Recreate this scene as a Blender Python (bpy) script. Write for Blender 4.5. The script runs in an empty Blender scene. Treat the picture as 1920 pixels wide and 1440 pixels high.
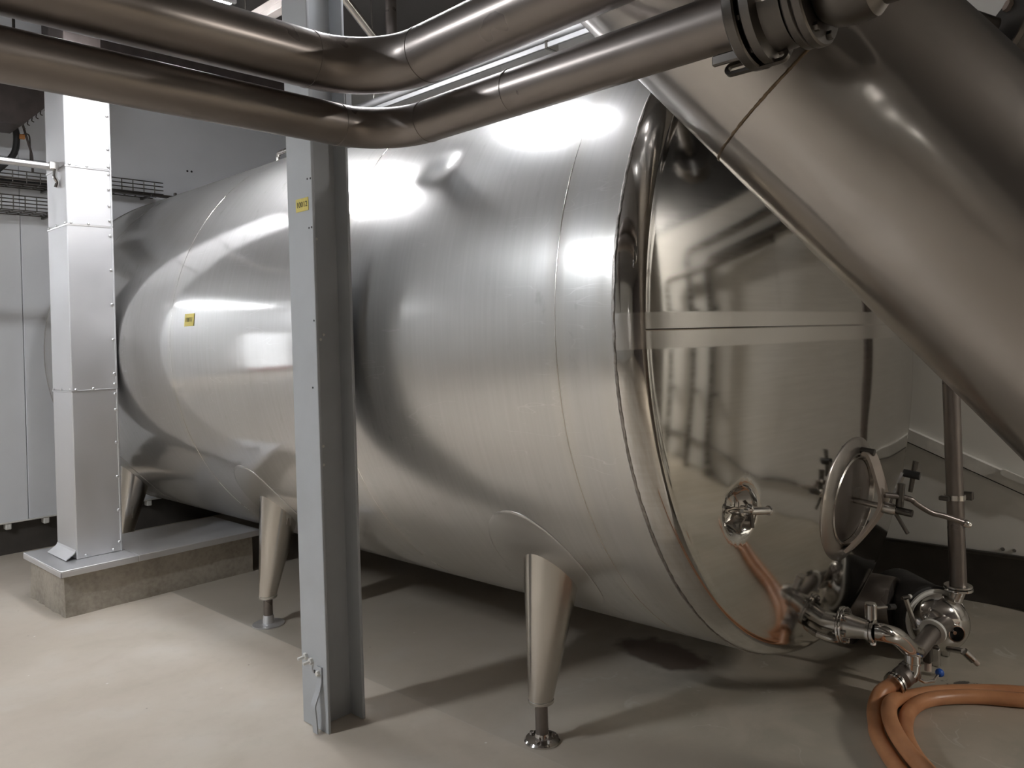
import bpy, bmesh, math, random
from mathutils import Vector, Matrix, noise
random.seed(7)
SC = bpy.context.scene
COL = SC.collection
PI = math.pi
V = Vector

# ------------------------------------------------------------------ camera
cam_d = bpy.data.cameras.new('camera')
cam = bpy.data.objects.new('camera', cam_d)
COL.objects.link(cam)
yaw, pit, rol = 0.816, -5.3e-03, -3.24e-02
fh = V((math.sin(yaw), math.cos(yaw), 0)); rt = V((math.cos(yaw), -math.sin(yaw), 0)); up = V((0, 0, 1))
FW = fh * math.cos(pit) - up * math.sin(pit)
u0 = rt.cross(FW)
RT = rt * math.cos(rol) + u0 * math.sin(rol)
UP = u0 * math.cos(rol) - rt * math.sin(rol)
m = Matrix(((RT.x, UP.x, -FW.x, 0), (RT.y, UP.y, -FW.y, 0), (RT.z, UP.z, -FW.z, 1.45), (0, 0, 0, 1)))
cam.matrix_world = m
cam_d.sensor_width = 36
cam_d.lens = 1487.8 / 1920 * 36
cam_d.shift_y = -87.46 / 1920
cam_d.clip_start = 0.05
SC.camera = cam
# ------------------------------------------------------------------ light
SC.view_settings.view_transform = 'Standard'
SC.view_settings.look = 'None'
SC.view_settings.gamma = 1
SC.view_settings.use_curve_mapping = False
SC.view_settings.exposure = 0.0
LAMP_MAIN, LAMP_FRONT, LAMP_FAR, LAMP_AISLE, LAMP_DUCT, FILL_LEFT, DAYLIGHT = 68.0, 70.0, 72.0, 430.0, 46.0, 232.0, 1.6
LAMP_WALL = 40.0
W = bpy.data.worlds.new('world'); SC.world = W
W.use_nodes = True
W.node_tree.nodes['Background'].inputs[0].default_value = (0.8, 0.85, 1, 1)
W.node_tree.nodes['Background'].inputs[1].default_value = 0.02

# ------------------------------------------------------------------ materials
class NT:
    def __init__(s, name):
        s.m = bpy.data.materials.new(name); s.m.use_nodes = True
        s.t = s.m.node_tree; s.b = s.t.nodes['Principled BSDF']
    def n(s, kind, **kw):
        x = s.t.nodes.new(kind)
        for k, v in kw.items():
            if k.startswith('i_'):
                key = k[2:]
                x.inputs[int(key) if key.isdigit() else key].default_value = v
            else: setattr(x, k, v)
        return x
    def l(s, a, b): s.t.links.new(a, b)
    def set(s, **kw):
        names = dict(color='Base Color', metal='Metallic', rough='Roughness', aniso='Anisotropic', spec='Specular IOR Level', coat='Coat Weight')
        for k, v in kw.items():
            if k == 'color': v = tuple(v) + (1,)
            s.b.inputs[names[k]].default_value = v
        return s
    def coords(s, scale=(1, 1, 1), kind='Object'):
        tc = s.n('ShaderNodeTexCoord'); mp = s.n('ShaderNodeMapping')
        mp.inputs['Scale'].default_value = scale
        s.l(tc.outputs[kind], mp.inputs['Vector']); return mp.outputs['Vector']
    def noise(s, vec, scale, detail=4, rough=0.55, dist=0.0):
        x = s.n('ShaderNodeTexNoise')
        x.inputs['Scale'].default_value = scale; x.inputs['Detail'].default_value = detail
        x.inputs['Roughness'].default_value = rough; x.inputs['Distortion'].default_value = dist
        s.l(vec, x.inputs['Vector']); return x.outputs['Fac']
    def ramp(s, fac, stops):
        r = s.n('ShaderNodeValToRGB'); e = r.color_ramp.elements
        while len(e) < len(stops): e.new(0.5)
        for k, (p, c) in enumerate(stops):
            e[k].position = p
            e[k].color = (c, c, c, 1) if isinstance(c, (int, float)) else tuple(c) + (1,)
        s.l(fac, r.inputs['Fac']); return r.outputs['Color']
    def maprange(s, fac, a, b, c, d):
        r = s.n('ShaderNodeMapRange')
        r.inputs[1].default_value = a; r.inputs[2].default_value = b; r.inputs[3].default_value = c; r.inputs[4].default_value = d
        s.l(fac, r.inputs[0]); return r.outputs[0]
    def math(s, op, a, b=None, c=None):
        x = s.n('ShaderNodeMath', operation=op)
        for k, v in enumerate((a, b, c)):
            if v is None: continue
            if isinstance(v, (int, float)): x.inputs[k].default_value = v
            else: s.l(v, x.inputs[k])
        return x.outputs[0]
    def mix(s, fac, a, b):
        x = s.n('ShaderNodeMix', data_type='RGBA')
        for k, v in ((0, fac), (6, a), (7, b)):
            if isinstance(v, (int, float)): x.inputs[k].default_value = v
            elif isinstance(v, tuple): x.inputs[k].default_value = v + (1,)
            else: s.l(v, x.inputs[k])
        return x.outputs[2]
    def bump(s, h, strength, dist):
        x = s.n('ShaderNodeBump'); x.inputs['Strength'].default_value = strength; x.inputs['Distance'].default_value = dist
        s.l(h, x.inputs['Height']); s.l(x.outputs['Normal'], s.b.inputs['Normal'])

def two_lobe(t, rough2, fac, aniso=0.0):
    # brushed sheet: a sharp lobe mixed with a broad one
    b2 = t.n('ShaderNodeBsdfPrincipled'); b2.inputs['Metallic'].default_value = 1.0
    b2.inputs['Roughness'].default_value = rough2
    src = t.b.inputs['Base Color'].links
    if src: t.l(src[0].from_socket, b2.inputs['Base Color'])
    else: b2.inputs['Base Color'].default_value = t.b.inputs['Base Color'].default_value
    nl = t.b.inputs['Normal'].links
    if nl: t.l(nl[0].from_socket, b2.inputs['Normal'])
    mx = t.n('ShaderNodeMixShader')
    if isinstance(fac, float): mx.inputs[0].default_value = fac
    else: t.l(fac, mx.inputs[0])
    t.l(t.b.outputs[0], mx.inputs[1]); t.l(b2.outputs[0], mx.inputs[2])
    t.l(mx.outputs[0], t.t.nodes['Material Output'].inputs['Surface'])

def plain(name, color, rough=0.5, metal=0.0, var=0.12, scale=9, bump=0.0):
    t = NT(name).set(color=color, rough=rough, metal=metal)
    v = t.coords()
    f = t.noise(v, scale, 5)
    c0 = tuple(c * (1 - var) for c in color); c1 = tuple(min(1, c * (1 + var)) for c in color)
    t.l(t.ramp(f, [(0.3, c0), (0.7, c1)]), t.b.inputs['Base Color'])
    t.l(t.maprange(f, 0.3, 0.7, max(0.03, rough * 0.85), min(1, rough * 1.15)), t.b.inputs['Roughness'])
    if bump: t.bump(t.noise(v, scale * 9, 4), bump, 0.004)
    return t.m

def steel(name, color=(0.60, 0.58, 0.55), rough=0.2, stretch=(1, 1, 1), scale=6, var=0.06, aniso=0.0, lobe=None):
    t = NT(name).set(color=color, rough=rough, metal=1.0, aniso=aniso)
    v = t.coords(stretch)
    f = t.noise(v, scale, 3, 0.5); g = t.noise(t.coords(), 1.7, 2)
    h = t.math('ADD', t.math('MULTIPLY', f, 0.6), t.math('MULTIPLY', g, 0.4))
    c0 = tuple(c * (1 - var) for c in color); c1 = tuple(min(1, c * (1 + var)) for c in color)
    t.l(t.ramp(h, [(0.35, c0), (0.65, c1)]), t.b.inputs['Base Color'])
    t.l(t.maprange(h, 0.35, 0.65, rough * 0.85, rough * 1.2), t.b.inputs['Roughness'])
    if lobe: two_lobe(t, *lobe)
    return t.m

M = {}
TC, TZ, TR = 3.1003, 1.4706, 1.25          # tank axis x, axis height, radius
T0, T1 = 1.3414, 6.36                      # front weld and rear weld along y
SEAMS = (1.56, 2.763, 4.27, 5.66)

def tank_shell_mat():
    t = NT('tank_shell_steel').set(metal=1.0)
    uv = t.n('ShaderNodeUVMap', uv_map='UVMap').outputs[0]
    def uvn(sc, scale, det=5):
        mp = t.n('ShaderNodeMapping'); mp.inputs['Scale'].default_value = sc; t.l(uv, mp.inputs['Vector'])
        return t.noise(mp.outputs[0], scale, det, 0.6)
    streak = uvn((0.35, 9, 1), 6)            # mill grain round the shell
    blotch = uvn((1, 1, 1), 1.4, 4)
    sp = t.n('ShaderNodeSeparateXYZ'); t.l(uv, sp.inputs[0]); y = sp.outputs[1]
    band = None
    for s in SEAMS + (T0 + 0.03,):
        d = t.math('ABSOLUTE', t.math('SUBTRACT', y, s))
        k = t.maprange(d, 0.02, 0.05, 1, 0)
        band = k if band is None else t.math('MAXIMUM', band, k)
    h = t.math('ADD', t.math('MULTIPLY', streak, 0.55), t.math('MULTIPLY', blotch, 0.45))
    col = t.ramp(h, [(0.30, (0.59, 0.58, 0.57)), (0.70, (0.68, 0.67, 0.66))])
    sm = t.math('MULTIPLY', t.maprange(uvn((1, 1.6, 1), 9, 4), 0.60, 0.70, 0, 1), t.maprange(uvn((1, 1, 1), 1.1, 2), 0.48, 0.6, 0, 0.35))
    col = t.mix(sm, col, (0.40, 0.39, 0.38))
    sc = t.math('MULTIPLY', t.maprange(t.math('ABSOLUTE', t.math('SUBTRACT', uvn((3, 0.5, 1), 2.2, 3), 0.5)), 0.0, 0.004, 0.5, 0), t.maprange(uvn((1, 1, 1), 2.3, 2), 0.52, 0.62, 0, 1))
    col = t.mix(sc, col, (0.85, 0.84, 0.83))
    t.l(t.mix(t.math('MULTIPLY', band, 0.5), col, (0.66, 0.64, 0.61)), t.b.inputs['Base Color'])
    r = t.math('ADD', t.maprange(h, 0.35, 0.65, -0.025, 0.03), t.maprange(y, 2.72, 2.80, 0.22, 0.09))
    t.l(t.math('SUBTRACT', r, t.math('MULTIPLY', band, 0.05)), t.b.inputs['Roughness'])
    t.bump(streak, 0.02, 0.002)
    two_lobe(t, 0.45, t.maprange(y, 2.70, 2.80, 0.36, 0.42))
    return t.m
M['shell'] = tank_shell_mat()

def tank_head_mat():
    t = NT('tank_head_steel').set(metal=1.0)
    v = t.coords()
    sp = t.n('ShaderNodeSeparateXYZ'); t.l(v, sp.inputs[0])
    d = t.math('ABSOLUTE', t.math('SUBTRACT', sp.outputs[2], TZ - 0.002))
    band = t.maprange(d, 0.050, 0.056, 1, 0)
    f = t.noise(v, 1.6, 5); g = t.noise(t.coords((1, 1, 14)), 5, 5)
    h = t.math('ADD', t.math('MULTIPLY', f, 0.6), t.math('MULTIPLY', g, 0.4))
    col = t.ramp(h, [(0.34, (0.56, 0.545, 0.52)), (0.66, (0.67, 0.655, 0.63))])
    t.l(t.mix(band, col, (0.74, 0.72, 0.69)), t.b.inputs['Base Color'])
    r = t.maprange(h, 0.35, 0.65, 0.06, 0.10)
    t.l(t.math('ADD', r, t.math('MULTIPLY', band, 0.16)), t.b.inputs['Roughness'])
    return t.m
M['head'] = tank_head_mat()
M['steel'] = steel('brushed_steel', (0.60, 0.58, 0.55), 0.24)
M['leg_steel'] = steel('leg_steel', (0.58, 0.55, 0.51), 0.24, (4, 4, 0.4))
M['pipe_steel'] = steel('dull_pipe_steel', (0.25, 0.223, 0.207), 0.30, (1, 1, 1), 5, 0.09, 0.0, (0.52, 0.5))
M['chute_steel'] = steel('chute_steel', (0.42, 0.395, 0.37), 0.14, (1, 1, 1), 2.2, 0.08, 0.0, (0.42, 0.4))
M['strap_steel'] = steel('matt_strap_steel', (0.52, 0.46, 0.41), 0.5)
M['chrome'] = steel('polished_fitting', (0.66, 0.64, 0.62), 0.1)
M['clad'] = steel('satin_cladding_sheet', (0.74, 0.74, 0.75), 0.5, (1, 1, 0.5), 5, 0.03)
M['rivet'] = steel('rivet_head', (0.75, 0.75, 0.76), 0.3)
M['dark_steel'] = steel('tarnished_valve_steel', (0.13, 0.12, 0.11), 0.36, (1, 1, 1), 12, 0.15)
M['weld'] = steel('weld_bead', (0.30, 0.28, 0.26), 0.38, (1, 1, 1), 60, 0.4)
M['brownweld'] = steel('heat_tinted_weld', (0.16, 0.12, 0.08), 0.45, (1, 1, 1), 60, 0.4)
M['paint_grey'] = plain('grey_column_paint', (0.47, 0.49, 0.51), 0.5, var=0.06, scale=5)
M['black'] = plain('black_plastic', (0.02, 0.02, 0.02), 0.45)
M['dark_paint'] = plain('dark_brown_metal', (0.075, 0.06, 0.055), 0.5, var=0.25)
M['blue'] = plain('blue_plastic', (0.02, 0.10, 0.45), 0.35)
M['yellow'] = plain('yellow_tag', (0.72, 0.60, 0.14), 0.5, var=0.08, scale=60)
M['ink'] = plain('black_ink', (0.05, 0.045, 0.02), 0.6)
M['white_wall'] = plain('white_wall_panel', (0.83, 0.845, 0.87), 0.42, var=0.035, scale=2)
M['grey_wall'] = plain('grey_wall_panel', (0.52, 0.51, 0.48), 0.5, var=0.05, scale=2)
M['base_dark'] = plain('dark_plinth_paint', (0.07, 0.062, 0.055), 0.55, var=0.2, scale=6)
M['ceiling'] = plain('ceiling_paint', (0.17, 0.16, 0.155), 0.8, var=0.1, scale=2)
M['clip'] = plain('white_plastic_clip', (0.75, 0.74, 0.70), 0.5)
M['lamp_body'] = plain('lamp_housing', (0.55, 0.55, 0.55), 0.5)
M['beige_beam'] = plain('painted_channel', (0.45, 0.41, 0.38), 0.5, var=0.15)
M['red'] = plain('red_paint', (0.45, 0.05, 0.03), 0.5)
M['orange_tape'] = plain('orange_tape', (0.55, 0.24, 0.08), 0.6)
M['rubber'] = plain('black_rubber', (0.03, 0.028, 0.027), 0.6)
M['pink'] = plain('faded_plug', (0.45, 0.36, 0.30), 0.5)

def concrete_mat():
    t = NT('concrete').set(rough=0.8)
    v = t.coords(); f = t.noise(v, 5, 8, 0.65); g = t.noise(v, 40, 3)
    h = t.math('ADD', t.math('MULTIPLY', f, 0.7), t.math('MULTIPLY', g, 0.3))
    t.l(t.ramp(h, [(0.3, (0.25, 0.22, 0.18)), (0.55, (0.40, 0.36, 0.30)), (0.8, (0.48, 0.44, 0.38))]), t.b.inputs['Base Color'])
    t.bump(h, 0.35, 0.008); return t.m
M['concrete'] = concrete_mat()

def hose_mat():
    t = NT('orange_hose_rubber').set(rough=0.36)
    v = t.coords(); f = t.noise(v, 7, 5)
    t.l(t.ramp(f, [(0.3, (0.40, 0.17, 0.075)), (0.7, (0.60, 0.29, 0.14))]), t.b.inputs['Base Color'])
    return t.m
M['hose'] = hose_mat()

def floor_mat():
    t = NT('resin_floor')
    v = t.coords()
    big = t.noise(v, 0.8, 5, 0.55); fine = t.noise(v, 14, 6, 0.65); mid = t.noise(v, 3.2, 5, 0.6, 0.6)
    base = t.ramp(big, [(0.3, (0.51, 0.44, 0.36)), (0.5, (0.585, 0.515, 0.43)), (0.72, (0.66, 0.60, 0.52))])
    base = t.mix(t.maprange(mid, 0.52, 0.75, 0, 0.35), base, (0.66, 0.63, 0.58))
    base = t.mix(t.maprange(mid, 0.48, 0.28, 0, 0.30), base, (0.45, 0.39, 0.31))
    vo = t.n('ShaderNodeTexVoronoi'); vo.inputs['Scale'].default_value = 9.0; t.l(v, vo.inputs['Vector'])
    keep = t.maprange(t.noise(v, 4.0, 2), 0.5, 0.56, 0, 1)
    base = t.mix(t.math('MULTIPLY', keep, t.maprange(vo.outputs['Distance'], 0.035, 0.055, 0.7, 0)), base, (0.86, 0.84, 0.80))
    vo2 = t.n('ShaderNodeTexVoronoi'); vo2.inputs['Scale'].default_value = 5.0; t.l(t.coords((1, 1, 1)), vo2.inputs['Vector'])
    base = t.mix(t.maprange(vo2.outputs['Distance'], 0.018, 0.028, 0.7, 0), base, (0.20, 0.17, 0.14))
    base = t.mix(t.maprange(fine, 0.5, 0.75, 0, 0.22), base, (0.44, 0.40, 0.33))
    sp = t.n('ShaderNodeSeparateXYZ'); t.l(v, sp.inputs[0]); x, y = sp.outputs[0], sp.outputs[1]
    # floor colour is darker under the tank, from a straight edge with a pale line
    under_tank = t.math('MULTIPLY', t.maprange(x, 2.056, 2.066, 0, 1), t.maprange(y, 2.2, 3.4, 0.25, 1))
    base = t.mix(t.math('MULTIPLY', under_tank, 0.5), base, (0.235, 0.215, 0.175))
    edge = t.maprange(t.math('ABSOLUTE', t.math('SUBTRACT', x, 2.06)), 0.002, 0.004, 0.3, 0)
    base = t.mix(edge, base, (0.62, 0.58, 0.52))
    # damp worn area in front of the outlet
    reg = t.math('MULTIPLY', t.maprange(x, 2.1, 2.7, 0, 1), t.maprange(y, 1.9, 2.6, 1, 0))
    damp = t.math('MULTIPLY', reg, t.maprange(mid, 0.38, 0.55, 0.35, 1))
    base = t.mix(t.math('MULTIPLY', damp, 0.55), base, (0.27, 0.255, 0.20))
    # pale scraped lines
    w = t.noise(v, 1.9, 4, 0.5, 1.2)
    line = t.maprange(t.math('ABSOLUTE', t.math('SUBTRACT', w, 0.5)), 0.0, 0.012, 1, 0)
    line = t.math('MULTIPLY', line, t.math('MULTIPLY', reg, t.maprange(t.noise(v, 5, 2), 0.5, 0.6, 0, 0.6)))
    base = t.mix(line, base, (0.62, 0.60, 0.55))
    # brown stain under the tank, with a pale ring
    dx = t.math('DIVIDE', t.math('SUBTRACT', x, 3.09), 0.15)
    dy = t.math('DIVIDE', t.math('SUBTRACT', t.math('ADD', y, t.math('MULTIPLY', t.math('SUBTRACT', x, 3.09), -0.2)), 2.03), 0.25)
    rr = t.math('SQRT', t.math('ADD', t.math('MULTIPLY', dx, dx), t.math('MULTIPLY', dy, dy)))
    rr = t.math('ADD', rr, t.maprange(t.noise(v, 7, 2), 0.3, 0.7, -0.25, 0.25))
    base = t.mix(t.math('MULTIPLY', t.maprange(rr, 1.0, 1.7, 1, 0), 0.35), base, (0.70, 0.66, 0.60))
    base = t.mix(t.maprange(rr, 0.75, 1.05, 0.8, 0), base, (0.12, 0.075, 0.055))
    # black residue beside the pump
    dx = t.math('DIVIDE', t.math('SUBTRACT', x, 3.56), 0.05); dy = t.math('DIVIDE', t.math('SUBTRACT', y, 0.90), 0.06)
    r2 = t.math('ADD', t.math('SQRT', t.math('ADD', t.math('MULTIPLY', dx, dx), t.math('MULTIPLY', dy, dy))), t.maprange(t.noise(v, 30, 3), 0.3, 0.7, -0.6, 0.6))
    base = t.mix(t.maprange(r2, 0.8, 1.0, 0.9, 0), base, (0.04, 0.035, 0.03))
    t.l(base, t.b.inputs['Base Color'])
    r = t.maprange(mid, 0.3, 0.7, 0.42, 0.6)
    t.l(t.math('SUBTRACT', r, t.math('MULTIPLY', damp, 0.25)), t.b.inputs['Roughness'])
    t.bump(fine, 0.08, 0.003)
    return t.m
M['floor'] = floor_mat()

def emit(name, color, strength):
    t = NT(name).set(color=color)
    t.b.inputs['Emission Color'].default_value = tuple(color) + (1,)
    t.b.inputs['Emission Strength'].default_value = strength
    return t.m
M['lamp_main'] = emit('lit_diffuser_main', (0.97, 0.97, 1.0), LAMP_MAIN)
M['lamp_front'] = emit('lit_diffuser_front', (0.95, 0.96, 1.0), LAMP_FRONT)
M['lamp_far'] = emit('lit_diffuser_far', (0.95, 0.97, 1.0), LAMP_FAR)
M['lamp_aisle'] = emit('lit_diffuser_aisle', (1.0, 0.95, 0.88), LAMP_AISLE)
M['lamp_duct'] = emit('lit_diffuser_duct', (0.97, 0.97, 1.0), LAMP_DUCT)
M['fill_left'] = emit('fill_diffuser_left', (0.93, 0.96, 1.0), FILL_LEFT)  # unseen fill lamp, added to brighten the left wall, column and floor
M['lamp_wall'] = emit('lit_diffuser_wall', (1.0, 0.97, 0.94), LAMP_WALL)
M['daylight'] = emit('daylit_glass', (0.93, 0.96, 1.0), DAYLIGHT)

# ------------------------------------------------------------------ builders
WL = {}
def frame(d):
    d = V(d).normalized()
    a = V((0, 0, 1)) if abs(d.z) < 0.9 else V((1, 0, 0))
    u = d.cross(a).normalized(); w = u.cross(d).normalized()
    return d, u, w

class B:
    def __init__(s): s.v = []; s.f = []
    def add(s, vs, fs):
        o = len(s.v); s.v += [V(p) for p in vs]; s.f += [tuple(i + o for i in q) for q in fs]; return s
    def box(s, a, b, bev=0.0, rot=None, piv=None):
        a, b = V(a), V(b)
        lo = V((min(a.x, b.x), min(a.y, b.y), min(a.z, b.z))); hi = V((max(a.x, b.x), max(a.y, b.y), max(a.z, b.z)))
        bm = bmesh.new(); bmesh.ops.create_cube(bm, size=1)
        c = (lo + hi) / 2; sz = hi - lo
        for v in bm.verts: v.co = V((v.co.x * sz.x, v.co.y * sz.y, v.co.z * sz.z)) + c
        if bev: bmesh.ops.bevel(bm, geom=bm.edges[:], offset=min(bev, min(sz) * 0.45), segments=1, affect='EDGES', profile=0.5)
        if rot is not None:
            p = piv if piv is not None else c
            for v in bm.verts: v.co = rot @ (v.co - p) + p
        s.bm(bm); return s
    def bm(s, bm):
        bm.verts.ensure_lookup_table(); bm.verts.index_update()
        s.add([v.co.copy() for v in bm.verts], [tuple(v.index for v in f.verts) for f in bm.faces]); bm.free()
    def tube(s, pts, r, n=24, caps=True, smooth=0):
        pts = [V(p) for p in pts]
        rs = r if isinstance(r, (list, tuple)) else [r] * len(pts)
        d0 = (pts[1] - pts[0]).normalized(); _, u, w = frame(d0)
        vs, fs = [], []
        for k, p in enumerate(pts):
            if k == 0: d = d0
            elif k == len(pts) - 1: d = (pts[-1] - pts[-2]).normalized()
            else: d = ((pts[k] - pts[k - 1]).normalized() + (pts[k + 1] - pts[k]).normalized()).normalized()
            u = (u - d * u.dot(d)).normalized(); w = d.cross(u)
            for j in range(n):
                a = 2 * PI * j / n; vs.append(p + (u * math.cos(a) + w * math.sin(a)) * rs[k])
        for k in range(len(pts) - 1):
            for j in range(n):
                j2 = (j + 1) % n; fs.append((k * n + j, k * n + j2, (k + 1) * n + j2, (k + 1) * n + j))
        if caps:
            fs.append(tuple(range(n - 1, -1, -1))); o = (len(pts) - 1) * n; fs.append(tuple(range(o, o + n)))
        return s.add(vs, fs)
    def lathe(s, prof, o, d, n=32):          # prof: list of (radius, distance along d)
        o = V(o); d, u, w = frame(d); vs, fs = [], []
        for (r, h) in prof:
            for j in range(n):
                a = 2 * PI * j / n; vs.append(o + d * h + (u * math.cos(a) + w * math.sin(a)) * r)
        for k in range(len(prof) - 1):
            for j in range(n):
                j2 = (j + 1) % n; fs.append((k * n + j, k * n + j2, (k + 1) * n + j2, (k + 1) * n + j))
        if prof[0][0] > 1e-6: fs.append(tuple(range(n - 1, -1, -1)))
        if prof[-1][0] > 1e-6: fs.append(tuple(range((len(prof) - 1) * n, len(prof) * n)))
        return s.add(vs, fs)
    def disc(s, o, d, r, t, n=32, bev=0.0):
        b = min(bev, t * 0.4)
        p = [(r - b, 0), (r, b), (r, t - b), (r - b, t)] if b else [(r, 0), (r, t)]
        return s.lathe(p, o, d, n)
    def ring(s, o, d, ro, ri, t, n=32):
        p = [(ri, 0), (ro, 0), (ro, t), (ri, t), (ri, 0)]
        o = V(o); d, u, w = frame(d); vs, fs = [], []
        for (r, h) in p[:4]:
            for j in range(n):
                a = 2 * PI * j / n; vs.append(o + d * h + (u * math.cos(a) + w * math.sin(a)) * r)
        for k in range(4):
            k2 = (k + 1) % 4
            for j in range(n):
                j2 = (j + 1) % n; fs.append((k * n + j, k * n + j2, k2 * n + j2, k2 * n + j))
        return s.add(vs, fs)
    def sphere(s, c, r, n=16):
        bm = bmesh.new(); bmesh.ops.create_uvsphere(bm, u_segments=n, v_segments=max(6, n // 2), radius=r)
        for v in bm.verts: v.co += V(c)
        s.bm(bm); return s
    def hexnut(s, o, d, r, t): return s.lathe([(r, 0), (r, t * 0.85), (r * 0.85, t)], o, d, 6)
    def build(s, name, mat, parent=None, ang=28, **props):
        me = bpy.data.meshes.new(name)
        off = WL[parent] if parent is not None else V((0, 0, 0))
        me.from_pydata([tuple(p - off) for p in s.v], [], s.f)
        bm = bmesh.new(); bm.from_mesh(me); bmesh.ops.recalc_face_normals(bm, faces=bm.faces[:]); bm.to_mesh(me); bm.free()
        me.polygons.foreach_set('use_smooth', [True] * len(me.polygons))
        me.set_sharp_from_angle(angle=math.radians(ang))
        me.materials.append(mat if not isinstance(mat, str) else M[mat])
        o = bpy.data.objects.new(name, me); COL.objects.link(o)
        if parent is not None: o.parent = parent
        WL[o] = off
        for k, v in props.items(): o[k] = v
        return o

def thing(name, label, cat, loc, group=None):
    o = bpy.data.objects.new(name, None); COL.objects.link(o); o.location = loc
    o.empty_display_size = 0.1
    WL[o] = V(loc); o['label'] = label; o['category'] = cat
    if group: o['group'] = group
    return o
def struct(b, name, mat, ang=28):
    return b.build(name, mat, None, ang, kind='structure')
def copy_part(o, delta, parent=None):
    c = o.copy(); COL.objects.link(c); c.parent = parent or o.parent; c.location = o.location + V(delta); WL[c] = WL[o]
    return c

def fillet(pts, rad, n=10):
    pts = [V(p) for p in pts]; out = [pts[0]]
    for k in range(1, len(pts) - 1):
        a, b, c = pts[k - 1], pts[k], pts[k + 1]
        d1 = (a - b).normalized(); d2 = (c - b).normalized()
        ang = d1.angle(d2); t = rad / math.tan(ang / 2)
        t = min(t, (a - b).length * 0.49 if k > 1 else (a - b).length * 0.95, (c - b).length * 0.95)
        r = t * math.tan(ang / 2)
        cen = b + (d1 + d2).normalized() * (r / math.sin(ang / 2))
        p0, p1 = b + d1 * t - cen, b + d2 * t - cen
        for j in range(n + 1):
            tot = p0.angle(p1); e1 = p0.normalized(); e2 = (p1 - e1 * p1.dot(e1)).normalized()
            out.append(cen + (e1 * math.cos(tot * j / n) + e2 * math.sin(tot * j / n)) * r)
    out.append(pts[-1]); return out
def spline(pts, n=8):
    pts = [V(p) for p in pts]; P = [pts[0] * 2 - pts[1]] + pts + [pts[-1] * 2 - pts[-2]]; out = []
    for k in range(1, len(P) - 2):
        a, b, c, d = P[k - 1:k + 3]
        for j in range(n):
            t = j / n
            out.append(0.5 * ((2 * b) + (c - a) * t + (2 * a - 5 * b + 4 * c - d) * t * t + (3 * b - a - 3 * c + d) * t ** 3))
    out.append(pts[-1]); return out

# ================================================================== ROOM
XL, XR, YF, YB, YH, XJ, ZCEIL = -7.0, 4.65, -8.5, 6.72, 13.0, 1.22, 4.1
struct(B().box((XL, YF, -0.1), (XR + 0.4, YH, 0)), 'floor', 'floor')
struct(B().box((XL, YF, ZCEIL), (XR + 0.4, YH, ZCEIL + 0.1)), 'ceiling', 'ceiling')
# back wall behind the tank: flush panels above a dark recessed base
wb = struct(B().box((XJ, YB + 0.045, 0), (XR + 0.1, YB + 0.3, ZCEIL)), 'wall_back', 'base_dark')
xs = [XJ, 1.82, 2.32, XR + 0.05]
for k in range(len(xs) - 1):
    for z0, z1 in (((0.245, 2.94), (2.943, ZCEIL)) if k < 2 else ((0.245, ZCEIL),)):
        B().box((xs[k] + 0.002, YB, z0), (xs[k + 1] - 0.002, YB + 0.05, z1), 0.003).build('panel', 'white_wall', wb)
clipb = B().box((0, -0.012, -0.045), (0.035, 0.02, 0), 0.006)
struct(B().box((XJ, YB - 0.02, 0.236), (XR, YB + 0.03, 0.246), 0.002), 'trim_1', 'clip')
cl = None
for x in (1.665, 1.915, 2.3, 2.68):
    b = B().box((x, YB - 0.014, 0.19), (x + 0.04, YB + 0.05, 0.236), 0.006)
    b.build('clip', 'clip', wb)
struct(B().box((XJ, YB - 0.07, 0), (1.6, YB + 0.05, 0.02), 0.008), 'baseboard_back', 'concrete')
struct(B().box((2.0, YB - 0.25, 3.56), (XR, YB + 0.02, ZCEIL), 0.006), 'trim_3', 'dark_paint')
# right wall
M['bright_wall'] = plain('light_wall_panel', (0.84, 0.83, 0.79), 0.5, var=0.03, scale=2)
wr = struct(B().box((XR + 0.045, YF, 0), (XR + 0.3, YB + 0.3, ZCEIL)), 'wall_right', 'base_dark')
ys = [YF, -6.4, -5.2, -4.0, -2.8, -1.6, -0.4, 0.8, 2.0, 3.2, 4.4, 5.6, YB]
for k in range(len(ys) - 1):
    zs_ = 2.7 if ys[k + 1] < 1 else 2.94
    for z0, z1 in ((0.285 if ys[k + 1] > 1 else 0.004, zs_), (zs_ + 0.006, ZCEIL)):
        B().box((XR, ys[k] + 0.002, z0), (XR + 0.05, ys[k + 1] - 0.002, z1), 0.003).build('panel', 'black' if z0 > 2 and ys[k + 1] < 1 else 'bright_wall', wr)
struct(B().box((XR - 0.025, YF, 0.27), (XR + 0.03, YB, 0.287), 0.003), 'trim_2', 'dark_steel')
for y in (0.98, 0.93, 0.7, 1.7, 2.3):
    B().disc((XR, y, 0.31), (-1, 0, 0), 0.009, 0.008, 12).build('screw', 'steel', wr)
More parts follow.
